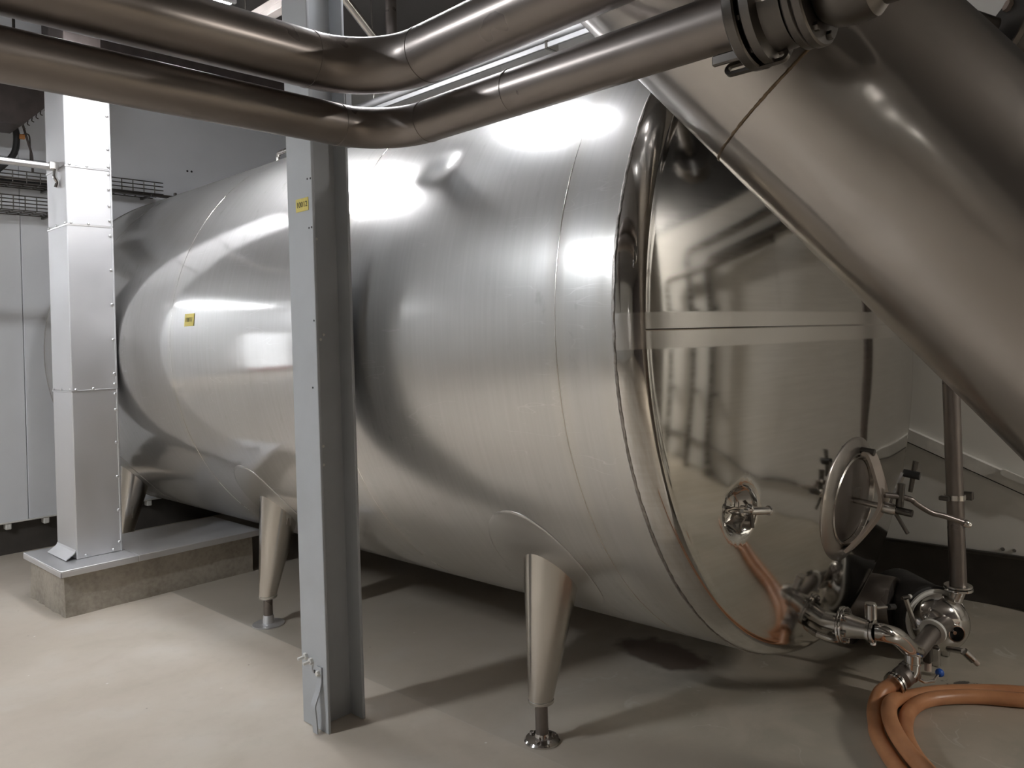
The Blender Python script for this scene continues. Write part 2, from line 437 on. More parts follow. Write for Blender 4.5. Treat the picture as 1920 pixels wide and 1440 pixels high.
# the rest of the hall
struct(B().box((XL, YH, 0), (XJ + 0.25, YH + 0.2, ZCEIL)), 'wall_far', 'white_wall')
struct(B().box((XJ, YB + 0.3, 0), (XJ + 0.2, YH, ZCEIL)), 'wall_return', 'white_wall')
struct(B().box((XL - 0.2, YF, 0), (XL, YH, ZCEIL)), 'wall_left', 'grey_wall')
struct(B().box((XL, YF - 0.2, 0), (XR + 0.4, YF, ZCEIL)), 'wall_front', 'dark_paint')
dr = struct(B().box((-4.15, YH - 0.06, 0), (-3.05, YH, 2.25), 0.01), 'door_1', 'clip')
B().box((-4.05, YH - 0.075, 0.28), (-3.15, YH - 0.062, 2.15)).build('glass_pane', 'daylight', dr)
B().box((-4.05, YH - 0.078, 0.1), (-3.15, YH - 0.062, 0.26), 0.004).build('kick_plate', 'red', dr)

# ================================================================== TANK
tank = thing('storage_tank', 'large horizontal stainless steel tank on conical legs filling the room', 'tank', (TC, 3.8, 0))

DENTS = [((2.039, 2.253, 2.132), 0.055, 0.085, 0.022), ((2.02, 2.16, 2.10), 0.07, 0.05, -0.006)]
def shell_mesh():
    NA, NY = 320, 190
    b = B(); vs = b.v; uvs = []
    for j in range(NY + 1):
        y = T0 + (T1 - T0) * j / NY
        for i in range(NA):
            a = 2 * PI * i / NA
            r = TR
            env = min(1, (y - T0) / 0.15, (T1 - y) / 0.15)
            q = V((math.cos(a) * 1.6, y * 1.15, math.sin(a) * 1.6))
            r += 0.0016 * env * noise.noise(q * 1.3) + 0.0005 * env * noise.noise(q * 4)
            p = V((TC + r * math.cos(a), y, TZ + r * math.sin(a)))
            for (c, sa, sy, dep) in DENTS:
                dd = p - V(c)
                if dd.length < 0.4:
                    dt = math.hypot(dd.x, dd.z)
                    r -= dep * math.exp(-(dt / sa) ** 2 - (dd.y / sy) ** 2)
                    p = V((TC + r * math.cos(a), y, TZ + r * math.sin(a)))
            vs.append(p)
    for j in range(NY):
        for i in range(NA):
            i2 = (i + 1) % NA
            b.f.append((j * NA + i, j * NA + i2, (j + 1) * NA + i2, (j + 1) * NA + i))
    o = b.build('shell', 'shell', tank, 60)
    me = o.data; uv = me.uv_layers.new(name='UVMap')
    for poly in me.polygons:
        us = []
        for li in poly.loop_indices:
            co = me.vertices[me.loops[li].vertex_index].co + WL[tank]
            us.append((li, (math.atan2(co.z - TZ, co.x - TC) % (2 * PI)) * TR, co.y))
        mx = max(u for _, u, _ in us)
        for li, u, y in us:
            uv.data[li].uv = (u + 2 * PI * TR if mx - u > 3 else u, y)
    return o
shell_mesh()

KN, RC, SAG = 0.075, 1.185, 0.135
def head_d(r):                                # distance of the head surface beyond the weld
    if r <= RC: return KN + SAG * (1 - (r / RC) ** 2)
    t = (r - RC) / (TR - RC); return KN * math.sqrt(max(0, 1 - t * t)) if t < 1 else 0
PORT = V((2.335, 0, 0.885))
def head_mesh(sign, y0, name):
    b = B(); NA = 288
    rad = [0.0001] + [RC * k / 90 for k in range(1, 91)] + [RC + (TR - RC) * math.sin(PI / 2 * k / 10) for k in range(1, 11)]
    for r in rad:
        d = head_d(r)
        for i in range(NA):
            a = 2 * PI * i / NA
            x, z = TC + r * math.cos(a), TZ + r * math.sin(a)
            e = 0.0015 * noise.noise(V((x * 1.7, 3.1 * sign, z * 1.7))) * min(1, (TR - r) / 0.2)
            if sign < 0:
                pr = math.hypot(x - PORT.x, z - PORT.z) / 0.078
                if pr < 1.5: e -= 0.055 / (1 + math.exp((pr - 0.85) * 16))
                pr2 = math.hypot((x - PORT.x), (z - PORT.z)) / 0.16
                e += 0.006 * math.exp(-pr2 * pr2)
                mw = math.hypot((x - 3.12) / 0.36, (z - 0.80) / 0.30)
                e += 0.012 * math.exp(-mw ** 4)
            b.v.append(V((x, y0 + sign * (d + e), z)))
    for k in range(len(rad) - 1):
        for i in range(NA):
            i2 = (i + 1) % NA
            b.f.append((k * NA + i, k * NA + i2, (k + 1) * NA + i2, (k + 1) * NA + i))
    b.f.append(tuple(range(NA)))
    return b.build(name, 'head', tank, 80)
fhead = head_mesh(-1, T0, 'front_head')
head_mesh(1, T1, 'rear_head')
def headP(x, z, out=0.0):
    r = math.hypot(x - TC, z - TZ)
    return V((x, T0 - head_d(r) - out, z))

def ring_bead(y, r, br, name, mat, n=180, m=6, jit=0.0):
    b = B()
    for i in range(n):
        a = 2 * PI * i / n
        for j in range(m):
            c = 2 * PI * j / m
            k = br * (1 + jit * random.uniform(-1, 1))
            b.v.append(V((TC + (r + k * math.cos(c)) * math.cos(a), y + k * math.sin(c) * 1.4, TZ + (r + k * math.cos(c)) * math.sin(a))))
    for i in range(n):
        for j in range(m):
            i2, j2 = (i + 1) % n, (j + 1) % m
            b.f.append((i * m + j, i2 * m + j, i2 * m + j2, i * m + j2))
    return b.build(name, mat, tank, 60)
ring_bead(T0, TR - 0.001, 0.0042, 'weld_bead', 'weld', 480, 6, 0.25)
for y in SEAMS: ring_bead(y, TR - 0.001, 0.0018, 'weld_bead', 'steel', 200, 6, 0.2)
ring_bead(T1, TR, 0.004, 'weld_bead', 'steel')
# seam across the front head and the rolled band beside the weld
pts = [headP(TC - 1.2 + 2.4 * k / 60, TZ, -0.0005) for k in range(61)]
B().tube(pts, 0.0035, 6).build('weld_bead', 'steel', tank)

# legs: oblique steel cones on threaded feet
def leg(y, big):
    b = B(); prof = []; n = 40
    for k in range(16):
        t = k / 15; z = 0.155 + t * 0.60
        r = 0.046 + 0.083 * t; cx = 2.143 + 0.120 * t
        prof.append((cx, z, r))
    for (cx, z, r) in prof:
        for j in range(n):
            a = 2 * PI * j / n; b.v.append(V((cx + r * math.cos(a), y + r * math.sin(a), z)))
    for k in range(len(prof) - 1):
        for j in range(n):
            j2 = (j + 1) % n; b.f.append((k * n + j, k * n + j2, (k + 1) * n + j2, (k + 1) * n + j))
    b.f.append(tuple(range(n))); b.f.append(tuple(range(n * 15, n * 16)))
    L = b.build('leg', 'leg_steel', tank)
    B().disc((2.143, y, 0.140), (0, 0, 1), 0.0475, 0.016, 32, 0.003).build('end_ring', 'steel', L)
    B().tube([(2.143, y, 0.02), (2.143, y, 0.142)], 0.0235, 24).build('foot_rod', 'pipe_steel', L)
    if big:
        B().lathe([(0.066, 0), (0.066, 0.005), (0.06, 0.012), (0.028, 0.018), (0.025, 0.03)], (2.143, y, 0.001), (0, 0, 1), 40).build('foot_plate', 'chrome', L)
        for a in (200, 260, 320, 20, 100):
            x_, y_ = 2.143 + 0.044 * math.cos(math.radians(a)), y + 0.044 * math.sin(math.radians(a))
            B().hexnut((x_, y_, 0.014), (0, 0, 1), 0.009, 0.011).build('nut', 'chrome', L)
    else:
        B().lathe([(0.082, 0), (0.082, 0.006), (0.03, 0.009), (0.027, 0.045), (0.0245, 0.05)], (2.143, y, 0.001), (0, 0, 1), 40).build('foot_plate', 'clad', L)
    # doubler pad welded to the shell above the cone
    pb = B(); NS, NT_ = 40, 14
    ca = math.atan2(0.62 - TZ, 2.22 - TC)
    for (sc, off) in [(1.0, -0.002), (1.0, 0.0015), (0.988, 0.003)] + [(0.95 - 0.949 * q / 12, 0.003) for q in range(13)]:
        for j in range(NS):
            t = 2 * PI * j / NS
            da = -0.235 * sc * math.sin(t) - 0.02; yy = y + 0.215 * sc * math.cos(t)
            r = TR + off; pb.v.append(V((TC + r * math.cos(ca + da), yy, TZ + r * math.sin(ca + da))))
    for k in range(15):
        for j in range(NS):
            j2 = (j + 1) % NS; pb.f.append((k * NS + j, k * NS + j2, (k + 1) * NS + j2, (k + 1) * NS + j))
    pb.build('pad_plate', 'shell', L, 40)
for y, big in ((1.93, True), (3.845, False), (5.77, False)): leg(y, big)
# the row of legs on the far side of the tank
for y in (1.93, 3.845, 5.77):
    b = B(); n = 28
    for k in range(8):
        t = k / 7; z = 0.155 + t * 0.60
        r = 0.046 + 0.083 * t; cx = 2 * TC - (2.143 + 0.120 * t)
        for j in range(n):
            a = 2 * PI * j / n; b.v.append(V((cx + r * math.cos(a), y + r * math.sin(a), z)))
    for k in range(7):
        for j in range(n):
            j2 = (j + 1) % n; b.f.append((k * n + j, k * n + j2, (k + 1) * n + j2, (k + 1) * n + j))
    b.f.append(tuple(range(n))); b.f.append(tuple(range(n * 7, n * 8)))
    L = b.build('leg', 'leg_steel', tank)
    B().lathe([(0.066, 0), (0.066, 0.01), (0.0235, 0.012), (0.0235, 0.156)], (2 * TC - 2.143, y, 0.001), (0, 0, 1), 24).build('foot_rod', 'pipe_steel', L)
# vent bend on the tank top
B().tube(fillet([(2.70, 4.55, 2.60), (2.70, 4.55, 2.705), (2.70, 4.40, 2.705), (2.70, 4.40, 2.60)], 0.03, 8), 0.014, 16).build('vent_bend', 'steel', tank)

def flat_text(txt, size, o, ex, ey, mat, parent, name='number', depth=0.0004):
    c = bpy.data.curves.new('t', 'FONT'); c.body = txt; c.size = size; c.align_x = 'CENTER'; c.align_y = 'CENTER'
    c.extrude = depth; c.resolution_u = 3
    to = bpy.data.objects.new('t', c); COL.objects.link(to)
    dg = bpy.context.evaluated_depsgraph_get(); dg.update()
    me = bpy.data.meshes.new_from_object(to.evaluated_get(dg))
    bpy.data.objects.remove(to); bpy.data.curves.remove(c)
    b = B(); o, ex, ey = V(o), V(ex).normalized(), V(ey).normalized(); ez = ex.cross(ey)
    b.add([o + ex * v.co.x + ey * v.co.y + ez * v.co.z for v in me.vertices], [tuple(p.vertices) for p in me.polygons])
    bpy.data.meshes.remove(me)
    return b.build(name, mat, parent, 20)

# yellow tag on the shell
def shell_tag():
    cy, cz = 4.045, 1.617; hw, hh = 0.052, 0.032
    b = B(); n = 8
    for off in (0.001, 0.003):
        for k in range(n + 1):
            z = cz - hh + 2 * hh * k / n
            x = TC - math.sqrt((TR + off) ** 2 - (z - TZ) ** 2)
            b.v += [V((x, cy - hw, z)), V((x, cy + hw, z))]
    m2 = 2 * (n + 1)
    for k in range(n):
        b.f.append((2 * k, 2 * k + 1, 2 * k + 3, 2 * k + 2)); b.f.append((m2 + 2 * k, m2 + 2 * k + 1, m2 + 2 * k + 3, m2 + 2 * k + 2))
        b.f.append((2 * k, 2 * k + 2, m2 + 2 * k + 2, m2 + 2 * k)); b.f.append((2 * k + 1, 2 * k + 3, m2 + 2 * k + 3, m2 + 2 * k + 1))
    b.f.append((0, 1, m2 + 1, m2)); b.f.append((2 * n, 2 * n + 1, m2 + 2 * n + 1, m2 + 2 * n))
    tg = b.build('number_tag', 'yellow', tank, 40, label='small yellow number tag')
    x = TC - math.sqrt((TR + 0.0035) ** 2 - (cz - TZ) ** 2)
    nz = (cz - TZ) / TR
    flat_text('10011', 0.034, (x - 0.0004, cy, cz), (0, -1, 0), (nz, 0, 1), 'ink', tg)
shell_tag()

# manway low on the front head
def manway():
    c = headP(3.12, 0.80); nrm = V((0.0, -0.99, -0.13)).normalized(); u = V((1, 0, 0)); v = u.cross(nrm); v = -v if v.z < 0 else v
    A0, B0 = 0.205, 0.172; n = 64
    def oval(prof, name, parent, mat, cap=False, ang=30):
        b = B()
        for (d, h) in prof:
            for j in range(n):
                a = 2 * PI * j / n
                b.v.append(c + u * (A0 + d) * math.cos(a) + v * (B0 + d) * math.sin(a) + nrm * h)
        for k in range(len(prof) - 1):
            for j in range(n):
                j2 = (j + 1) % n; b.f.append((k * n + j, k * n + j2, (k + 1) * n + j2, (k + 1) * n + j))
        if cap: b.f.append(tuple(range((len(prof) - 1) * n, len(prof) * n)))
        return b.build(name, mat, parent, ang)
    mw = oval([(0.078, -0.03), (0.070, 0.002), (0.064, 0.006), (0.012, 0.022), (0.004, 0.022), (0.0, 0.016), (-0.004, -0.01)], 'manway', tank, 'chute_steel', ang=50)
    oval([(0.003, 0.01), (0.004, 0.024), (-0.001, 0.028), (-0.006, 0.026), (-0.010, 0.01)], 'gasket', mw, 'leg_steel', ang=50)
    oval([(-0.010, 0.008), (-0.02, 0.013), (-0.05, 0.016), (-0.10, 0.021), (-0.14, 0.023), (-0.168, 0.0235)], 'door', mw, 'pipe_steel', True, 50)
    # bowed yoke strap
    def P(x, z, out): 
        return c + u * x + v * z + nrm * out
    path = [P(0.03, 0.185, 0.035), P(0.028, 0.178, 0.06), P(0.02, 0.10, 0.098), P(0.012, 0.02, 0.125), P(0.0, -0.05, 0.108), P(-0.02, -0.14, 0.062), P(-0.028, -0.19, 0.03)]
    path = spline(path, 5); b = B(); hw, th = 0.042, 0.006
    for k, p in enumerate(path):
        d = (path[min(k + 1, len(path) - 1)] - path[max(k - 1, 0)]).normalized(); s = u; o = d.cross(s).normalized()
        b.v += [p + s * hw + o * th, p - s * hw + o * th, p - s * hw - o * th, p + s * hw - o * th]
    for k in range(len(path) - 1):
        for j in range(4):
            j2 = (j + 1) % 4; b.f.append((k * 4 + j, k * 4 + j2, (k + 1) * 4 + j2, (k + 1) * 4 + j))
    b.f += [(0, 1, 2, 3), tuple(range(4 * len(path) - 4, 4 * len(path)))]
    b.build('yoke_strap', 'strap_steel', mw)
    B().tube([P(0.028, 0.192, 0.02), P(0.028, 0.192, 0.07)], 0.013, 16).build('hinge_pin', 'dark_steel', mw)
    # central screw with T handle
    B().tube([P(0, 0, 0.0), P(0, 0, 0.185)], 0.012, 16).build('screw', 'leg_steel', mw)
    B().lathe([(0.02, 0), (0.022, 0.012), (0.022, 0.05), (0.018, 0.062)], P(0, 0, 0.115), nrm, 20).build('hub', 'leg_steel', mw)
    B().tube([P(0, 0, 0.178), P(0, 0, 0.232)], 0.014, 16).build('screw_end', 'dark_steel', mw)
    B().tube([P(0.005, -0.01, 0.17), P(0.03, -0.085, 0.215)], 0.0075, 12).build('handle_bar', 'dark_steel', mw)
    lk = B(); a, d_ = P(0.02, 0.01, 0.15), P(0.075, 0.125, 0.165)
    ax = (d_ - a).normalized(); sd = ax.cross(nrm).normalized()
    for p in (a, d_):
        for (i, j) in ((1, 1), (-1, 1), (-1, -1), (1, -1)): lk.v.append(p + sd * 0.014 * i + nrm * 0.005 * j)
    lk.f += [(0, 1, 2, 3), (4, 5, 6, 7)] + [(k, (k + 1) % 4, 4 + (k + 1) % 4, 4 + k) for k in range(4)]
    lk.build('link_plate', 'steel', mw)
    B().tube([P(0.076, 0.128, 0.165), P(0.083, 0.126, 0.222)], 0.015, 16).build('knob', 'black', mw)
    B().tube([P(0.08, 0.06, 0.195), P(0.09, 0.178, 0.20)], [0.008, 0.011], 12).build('pin', 'dark_steel', mw)
    arm = spline([(3.09, 1.03, 0.835), (3.129, 0.984, 0.826), (3.150, 0.955, 0.815), (3.169, 0.941, 0.797), (3.205, 0.905, 0.764), (3.237, 0.87, 0.750), (3.285, 0.82, 0.724)], 6)
    B().tube(arm, 0.0105, 14).build('swing_handle', 'pipe_steel', mw)
    B().lathe([(0.013, 0), (0.015, 0.004), (0.015, 0.016), (0.012, 0.028), (0.004, 0.036)], (3.285, 0.82, 0.724), (0.045, -0.048, -0.024), 16).build('handle_tip', 'chrome', mw)
    B().tube([(3.125, 0.99, 0.79), (3.13, 0.982, 0.875)], 0.014, 14).build('pivot', 'dark_steel', mw)
manway()

# sampling cock set in its dimple
def cock():
    p = headP(PORT.x, PORT.z)
    b = B().tube([p + V((0, 0.055, 0)), p + V((0.0, -0.015, 0))], 0.013, 16)
    sv = b.build('sample_cock', 'chrome', tank)
    B().lathe([(0.014, 0), (0.02, 0.004), (0.02, 0.022), (0.014, 0.026)], p + V((0, 0.0, 0)), (0, -1, 0), 20).build('collar', 'chrome', sv)
    B().tube([p + V((-0.045, -0.028, 0.012)), p + V((0.0, -0.03, 0.004))], 0.007, 12).build('spindle', 'chrome', sv)
    B().sphere(p + V((0.0, -0.03, 0.012)), 0.016, 16).build('body', 'chrome', sv)
    B().tube([p + V((0.004, -0.03, 0.003)), p + V((0.085, -0.055, -0.006))], 0.0125, 18).build('handle', 'chrome', sv)
    B().disc(p + V((0.083, -0.054, -0.006)), (0.085, -0.025, -0.009), 0.016, 0.006, 20, 0.001).build('handle_cap', 'chrome', sv)
    B().tube([p + V((0.01, -0.033, -0.005)), p + V((0.012, -0.034, -0.05))], 0.006, 12).build('spout', 'dark_steel', sv)
cock()

# bottom outlet stub
OX, OZ = 3.05, 0.33
B().tube([(OX, 1.30, OZ), (OX, 1.19, OZ)], 0.036, 24).build('outlet_stub', 'steel', tank)
B().tube(spline([(3.0, 1.27, 0.29), (3.02, 1.21, 0.275), (3.06, 1.19, 0.28)], 4), 0.012, 10).build('outlet_gusset', 'leg_steel', tank)

# ================================================================== STEEL COLUMN
colm = thing('steel_column', 'grey painted H section steel column standing before the tank', 'column', (1.75, 2.662, 0))
CX0, CX1, CY0, CY1 = 1.667, 1.836, 2.576, 2.748
B().box((CX0, CY0, 0), (CX0 + 0.012, CY1, ZCEIL), 0.002).build('flange', 'paint_grey', colm)
B().box((CX1 - 0.012, CY0, 0), (CX1, CY1, ZCEIL), 0.002).build('flange', 'paint_grey', colm)
wbm = B().box((CX0 + 0.012, 2.658, 0), (CX1 - 0.012, 2.666, ZCEIL)); wbm.build('web', 'paint_grey', colm)
for (y, z) in ((2.604, 2.09), (2.561 + 0.022, 2.089), (2.602, 1.904), (2.585, 1.905), (2.588, 1.553), (2.7, 2.55), (2.61, 1.3), (2.64, 2.95)):
    B().disc((CX0 + 0.0005, y, z), (-1, 0, 0), 0.0042, 0.0012, 12).build('drill_hole', 'black', colm)
for (x, z) in ((1.733, 1.873), (1.738, 1.482), (1.735, 1.067), (1.734, 0.995), (1.752, 1.5)):
    B().disc((x, 2.658, z), (0, -1, 0), 0.0055, 0.003, 12).build('bolt_end', 'clip', colm)
for k, (y, z) in enumerate(((2.712, 0.262), (2.676, 0.252))):
    B().hexnut((CX0, y, z), (-1, 0, 0), 0.013, 0.012).build('bolt', 'clip', colm)
    B().tube([(CX0 - 0.005, y, z), (CX0 - 0.035, y + 0.006, z - 0.004)], 0.006, 10).build('bolt', 'clip', colm)
B().box((CX0 - 0.002, 2.652, 0.21), (CX0, 2.662, 0.222)).build('slot', 'black', colm)
sp = [(CX0 - 0.004, 0.245), (CX0 - 0.005, 0.19), (CX0 - 0.012, 0.16), (CX0 - 0.033, 0.115), (CX0 - 0.035, 0.105), (CX0 - 0.031, 0.06), (CX0 - 0.028, 0.004)]
sb = B()
for (x, z) in sp:
    for (dx, yy) in ((-0.0025, 2.604), (-0.0025, 2.634), (0.0025, 2.634), (0.0025, 2.604)): sb.v.append(V((x + dx, yy, z)))
for k in range(len(sp) - 1):
    for j in range(4): sb.f.append((k * 4 + j, k * 4 + (j + 1) % 4, k * 4 + 4 + (j + 1) % 4, k * 4 + 4 + j))
sb.f += [(0, 1, 2, 3), tuple(range(4 * len(sp) - 4, 4 * len(sp)))]
sb.build('bent_strap', 'paint_grey', colm, 25)
B().hexnut((CX0 - 0.006, 2.62, 0.222), (-1, 0, 0), 0.011, 0.012).build('bolt', 'clip', colm)
tg = B().box((CX0 - 0.002, 2.60, 1.972), (CX0, 2.686, 2.022), 0.0006).build('number_tag', 'yellow', colm, label='yellow tag numbered 10012')
flat_text('10012', 0.030, (CX0 - 0.0026, 2.643, 1.997), (0, -1, 0), (0, 0, 1), 'ink', tg)
B().box((CX1 - 0.004, CY0 - 0.004, 2.235), (CX1 + 0.022, CY1 + 0.004, 2.47), 0.001).build('splice_plate', 'paint_grey', colm)
B().box((CX0 + 0.014, 2.44, 2.285), (CX1 + 0.16, 2.654, 2.30), 0.002).build('bracket_plate', 'dark_paint', colm)

# ================================================================== CLAD COLUMN + PLINTH
pl = thing('concrete_plinth', 'low concrete plinth with grey sheet cover under the clad column', 'plinth', (2.02, 5.1, 0))
def rough_block(a, b_, name, parent):
    b = B(); bm = bmesh.new(); bmesh.ops.create_cube(bm, size=1)
    bmesh.ops.subdivide_edges(bm, edges=bm.edges[:], cuts=14, use_grid_fill=True)
    a, b_ = V(a), V(b_); c = (a + b_) / 2; s = b_ - a
    for v in bm.verts:
        p = V((v.co.x * s.x, v.co.y * s.y, v.co.z * s.z)) + c
        p += V((noise.noise(p * 5), noise.noise(p * 5 + V((9, 0, 0))), 0)) * 0.006
        if p.z < a.z + 0.01: p += V((noise.noise(p * 14), noise.noise(p * 14 + V((4, 4, 0))), 0)) * 0.012
        v.co = p
    b.bm(bm); return b.build(name, 'concrete', parent, 40)
rough_block((1.475, 4.845, 0.0), (2.60, 5.45, 0.252), 'block', pl)
def sheet(x0, x1):
    b = B()
    b.box((x0, 4.80, 0.262), (x1, 5.47, 0.272), 0.002)
    b.box((x0, 4.80, 0.235), (x1, 4.806, 0.264), 0.0015)
    return b
b = sheet(1.445, 1.86); b.box((1.445, 4.80, 0.235), (1.451, 5.47, 0.264), 0.0015); b.build('cover_sheet', 'clad', pl)
b = sheet(1.863, 2.64); b.box((2.634, 4.80, 0.235), (2.64, 5.47, 0.264), 0.0015); b.build('cover_sheet', 'clad', pl)

clad = thing('clad_column', 'square column clad in riveted satin steel sheets on the concrete plinth', 'column', (1.715, 5.16, 0.272))
DX0, DX1, DY0, DY1 = 1.592, 1.838, 5.0, 5.33
lv = [0.273, 1.245, 2.215, 2.555, 3.10]
for k in range(4):
    z0, z1 = lv[k] + (0.0015 if k else 0), lv[k + 1] - 0.0015
    e = 0.0012 * (k % 2)
    B().box((DX0 - e, DY0 - e, z0), (DX1 + e, DY1 + e, z1), 0.004).build('sheet', 'clad', clad)
    B().box((DX1 - 0.004, DY0 - 0.006, z0), (DX1 + 0.006, DY0 + 0.02, z1), 0.002).build('corner_fold', 'clad', clad)
    if k: 
        B().box((DX0 - 0.004, DY0 - 0.004, lv[k] - 0.008), (DX1 + 0.004, DY1 + 0.004, lv[k] + 0.004), 0.002).build('joint_strip', 'rivet', clad)
B().box((DX0 + 0.02, DY0 + 0.03, 3.098), (DX1 - 0.02, DY1 - 0.03, ZCEIL), 0.004).build('head_stub', 'dark_paint', clad)
riv = B().lathe([(0.0085, 0), (0.008, 0.003), (0.005, 0.006), (0.001, 0.007)], (DX1 - 0.012, DY0 - 0.005, 0.33), (0, -1, 0), 12).build('rivet', 'rivet', clad)
zs = [0.52, 0.72, 0.925, 1.12, 1.215, 1.275, 1.335, 1.54, 1.75, 1.955, 2.16, 2.25, 2.34, 2.44, 2.53, 2.575, 2.68, 2.88, 3.05]
for z in zs: copy_part(riv, (0, 0, z - 0.33))
for z in (1.253, 2.223, 2.563):
    for x in (DX0 + 0.02, DX0 + 0.115): copy_part(riv, (x - DX1 + 0.012, 0, z - 0.33))
for x in (DX0 + 0.05, DX0 + 0.2): copy_part(riv, (x - DX1 + 0.012, 0.002, 0.29 - 0.33))
rv2 = B().lathe([(0.0085, 0), (0.008, 0.003), (0.005, 0.006), (0.001, 0.007)], (DX0 - 0.004, DY0 + 0.02, 1.253), (-1, 0, 0), 12).build('rivet', 'rivet', clad)
for z in (1.253, 2.223):
    for y in (DY0 + 0.02, DY0 + 0.17, DY0 + 0.3):
        if (z, y) != (1.253, DY0 + 0.02): copy_part(rv2, (0, y - DY0 - 0.02, z - 1.253))
fb = B(); q = [(DX0 + 0.001, 0.325), (DX0 - 0.004, 0.312), (DX0 - 0.012, 0.305), (DX0 - 0.055, 0.276)]
for (x, z) in q:
    for (y, t) in ((DY0 + 0.005, 0), (DY1 - 0.005, 0), (DY1 - 0.005, 0.003), (DY0 + 0.005, 0.003)): fb.v.append(V((x - t, y, z + t)))
for k in range(3):
    for j in range(4): fb.f.append((k * 4 + j, k * 4 + (j + 1) % 4, k * 4 + 4 + (j + 1) % 4, k * 4 + 4 + j))
fb.f += [(0, 1, 2, 3), (12, 13, 14, 15)]
fb.build('flashing', 'clad', clad, 20)

# conduit meeting the clad column
cd = thing('conduit_pipe', 'thin bright conduit pipe running left from the clad column', 'pipe', (1.5, 5.14, 2.565))
B().tube([(-0.5, 5.14, 2.572), (1.59, 5.14, 2.565)], 0.021, 20).build('tube', 'rivet', cd)
B().box((1.545, 5.105, 2.545), (1.597, 5.175, 2.59), 0.004).build('clamp', 'steel', cd)
B().tube(spline([(1.575, 5.115, 2.545), (1.568, 5.105, 2.50), (1.58, 5.105, 2.47), (1.575, 5.11, 2.44)], 5), 0.012, 10).build('foil_tape', 'chrome', cd)

# ================================================================== OVERHEAD PIPES
PY1, PX1, PZ1 = 1.682, 1.331, 2.016
p1 = thing('process_pipe', 'lower of two dull steel overhead pipes, bending at the elbow', 'pipe', (PX1, PY1, PZ1))
r1 = 0.052
B().tube([(-3.0, PY1, PZ1 - 0.006), (PX1 - 0.16, PY1, PZ1 - 0.003)], r1, 40).build('straight', 'pipe_steel', p1)
B().tube(fillet([(PX1 - 0.161, PY1, PZ1 - 0.003), (PX1, PY1, PZ1), (PX1, PY1 - 0.161, PZ1)], 0.15, 18), r1, 40).build('elbow', 'pipe_steel', p1)
B().tube([(PX1, PY1 - 0.16, PZ1), (PX1, 0.64, PZ1 + 0.004)], r1, 40).build('straight', 'pipe_steel', p1)
for (o, d) in (((PX1 - 0.1625, PY1, PZ1 - 0.003), (1, 0, 0)), ((PX1, PY1 - 0.1625, PZ1), (0, -1, 0)), ((PX1, 1.22, PZ1 + 0.002), (0, -1, 0))):
    B().lathe([(r1 - 0.002, 0), (r1 + 0.0012, 0.0015), (r1 + 0.0012, 0.0045), (r1 - 0.002, 0.006)], V(o) - V(d) * 0.003, d, 40).build('weld_bead', 'pipe_steel', p1)
def flange(parent, o, d, r, t, hub=None, mat='dark_steel', nb=8, br=0.008):
    f = B().disc(o, d, r, t, 48, 0.003).build('flange', mat, parent)
    dd, u, w = frame(d)
    for k in range(nb):
        a = 2 * PI * (k + 0.5) / nb
        pp = V(o) + (u * math.cos(a) + w * math.sin(a)) * (r * 0.82)
        B().hexnut(pp + dd * t, dd, br, br).build('bolt', mat, f)
    return f
flange(p1, (PX1, 0.650, PZ1 + 0.004), (0, -1, 0), 0.100, 0.022)

vz = PZ1 + 0.004
bv = thing('butterfly_valve', 'dark butterfly valve with slotted lever bolted to the lower overhead pipe', 'valve', (PX1, 0.57, vz))
B().lathe([(0.05, 0), (0.090, 0.002), (0.098, 0.008), (0.098, 0.024), (0.080, 0.030), (0.078, 0.066), (0.05, 0.07)], (PX1, 0.626, vz), (0, -1, 0), 48).build('body', 'dark_steel', bv)
flange(bv, (PX1, 0.554, vz), (0, -1, 0), 0.088, 0.016)
B().tube([(PX1 - 0.07, 0.62, vz - 0.01), (PX1 - 0.075, 0.555, vz - 0.012)], 0.009, 12).build('stem_bolt', 'chrome', bv)
def slot_bar(o, d, L, w, t, side):
    o, d, side = V(o), V(d).normalized(), V(side).normalized(); nrm = d.cross(side).normalized(); b = B(); n = 12
    out, inn = [], []
    for k in range(n + 1):
        a = PI / 2 + PI * k / n; out.append((math.cos(a) * w, math.sin(a) * w)); inn.append((math.cos(a) * w * 0.45, math.sin(a) * w * 0.45))
    for k in range(n + 1):
        a = -PI / 2 + PI * k / n; out.append((L + math.cos(a) * w, math.sin(a) * w)); inn.append((L + math.cos(a) * w * 0.45, math.sin(a) * w * 0.45))
    m_ = len(out)
    for h in (-t, t):
        for lst in (out, inn):
            for (a, c) in lst: b.v.append(o + d * a + side * c + nrm * h)
    for k in range(m_):
        k2 = (k + 1) % m_
        b.f += [(k, k2, m_ + k2, m_ + k), (2 * m_ + k, 2 * m_ + k2, 3 * m_ + k2, 3 * m_ + k), (k, k2, 2 * m_ + k2, 2 * m_ + k), (m_ + k, m_ + k2, 3 * m_ + k2, 3 * m_ + k)]
    return b
slot_bar((PX1 + 0.005, 0.590, vz - 0.088), (0, 1, 0.0), 0.095, 0.013, 0.004, (0.35, 0, 1)).build('lever', 'dark_steel', bv)
B().box((PX1 - 0.016, 0.60, vz - 0.080), (PX1 - 0.006, 0.715, vz - 0.060), 0.003).build('lever_stop', 'dark_steel', bv)

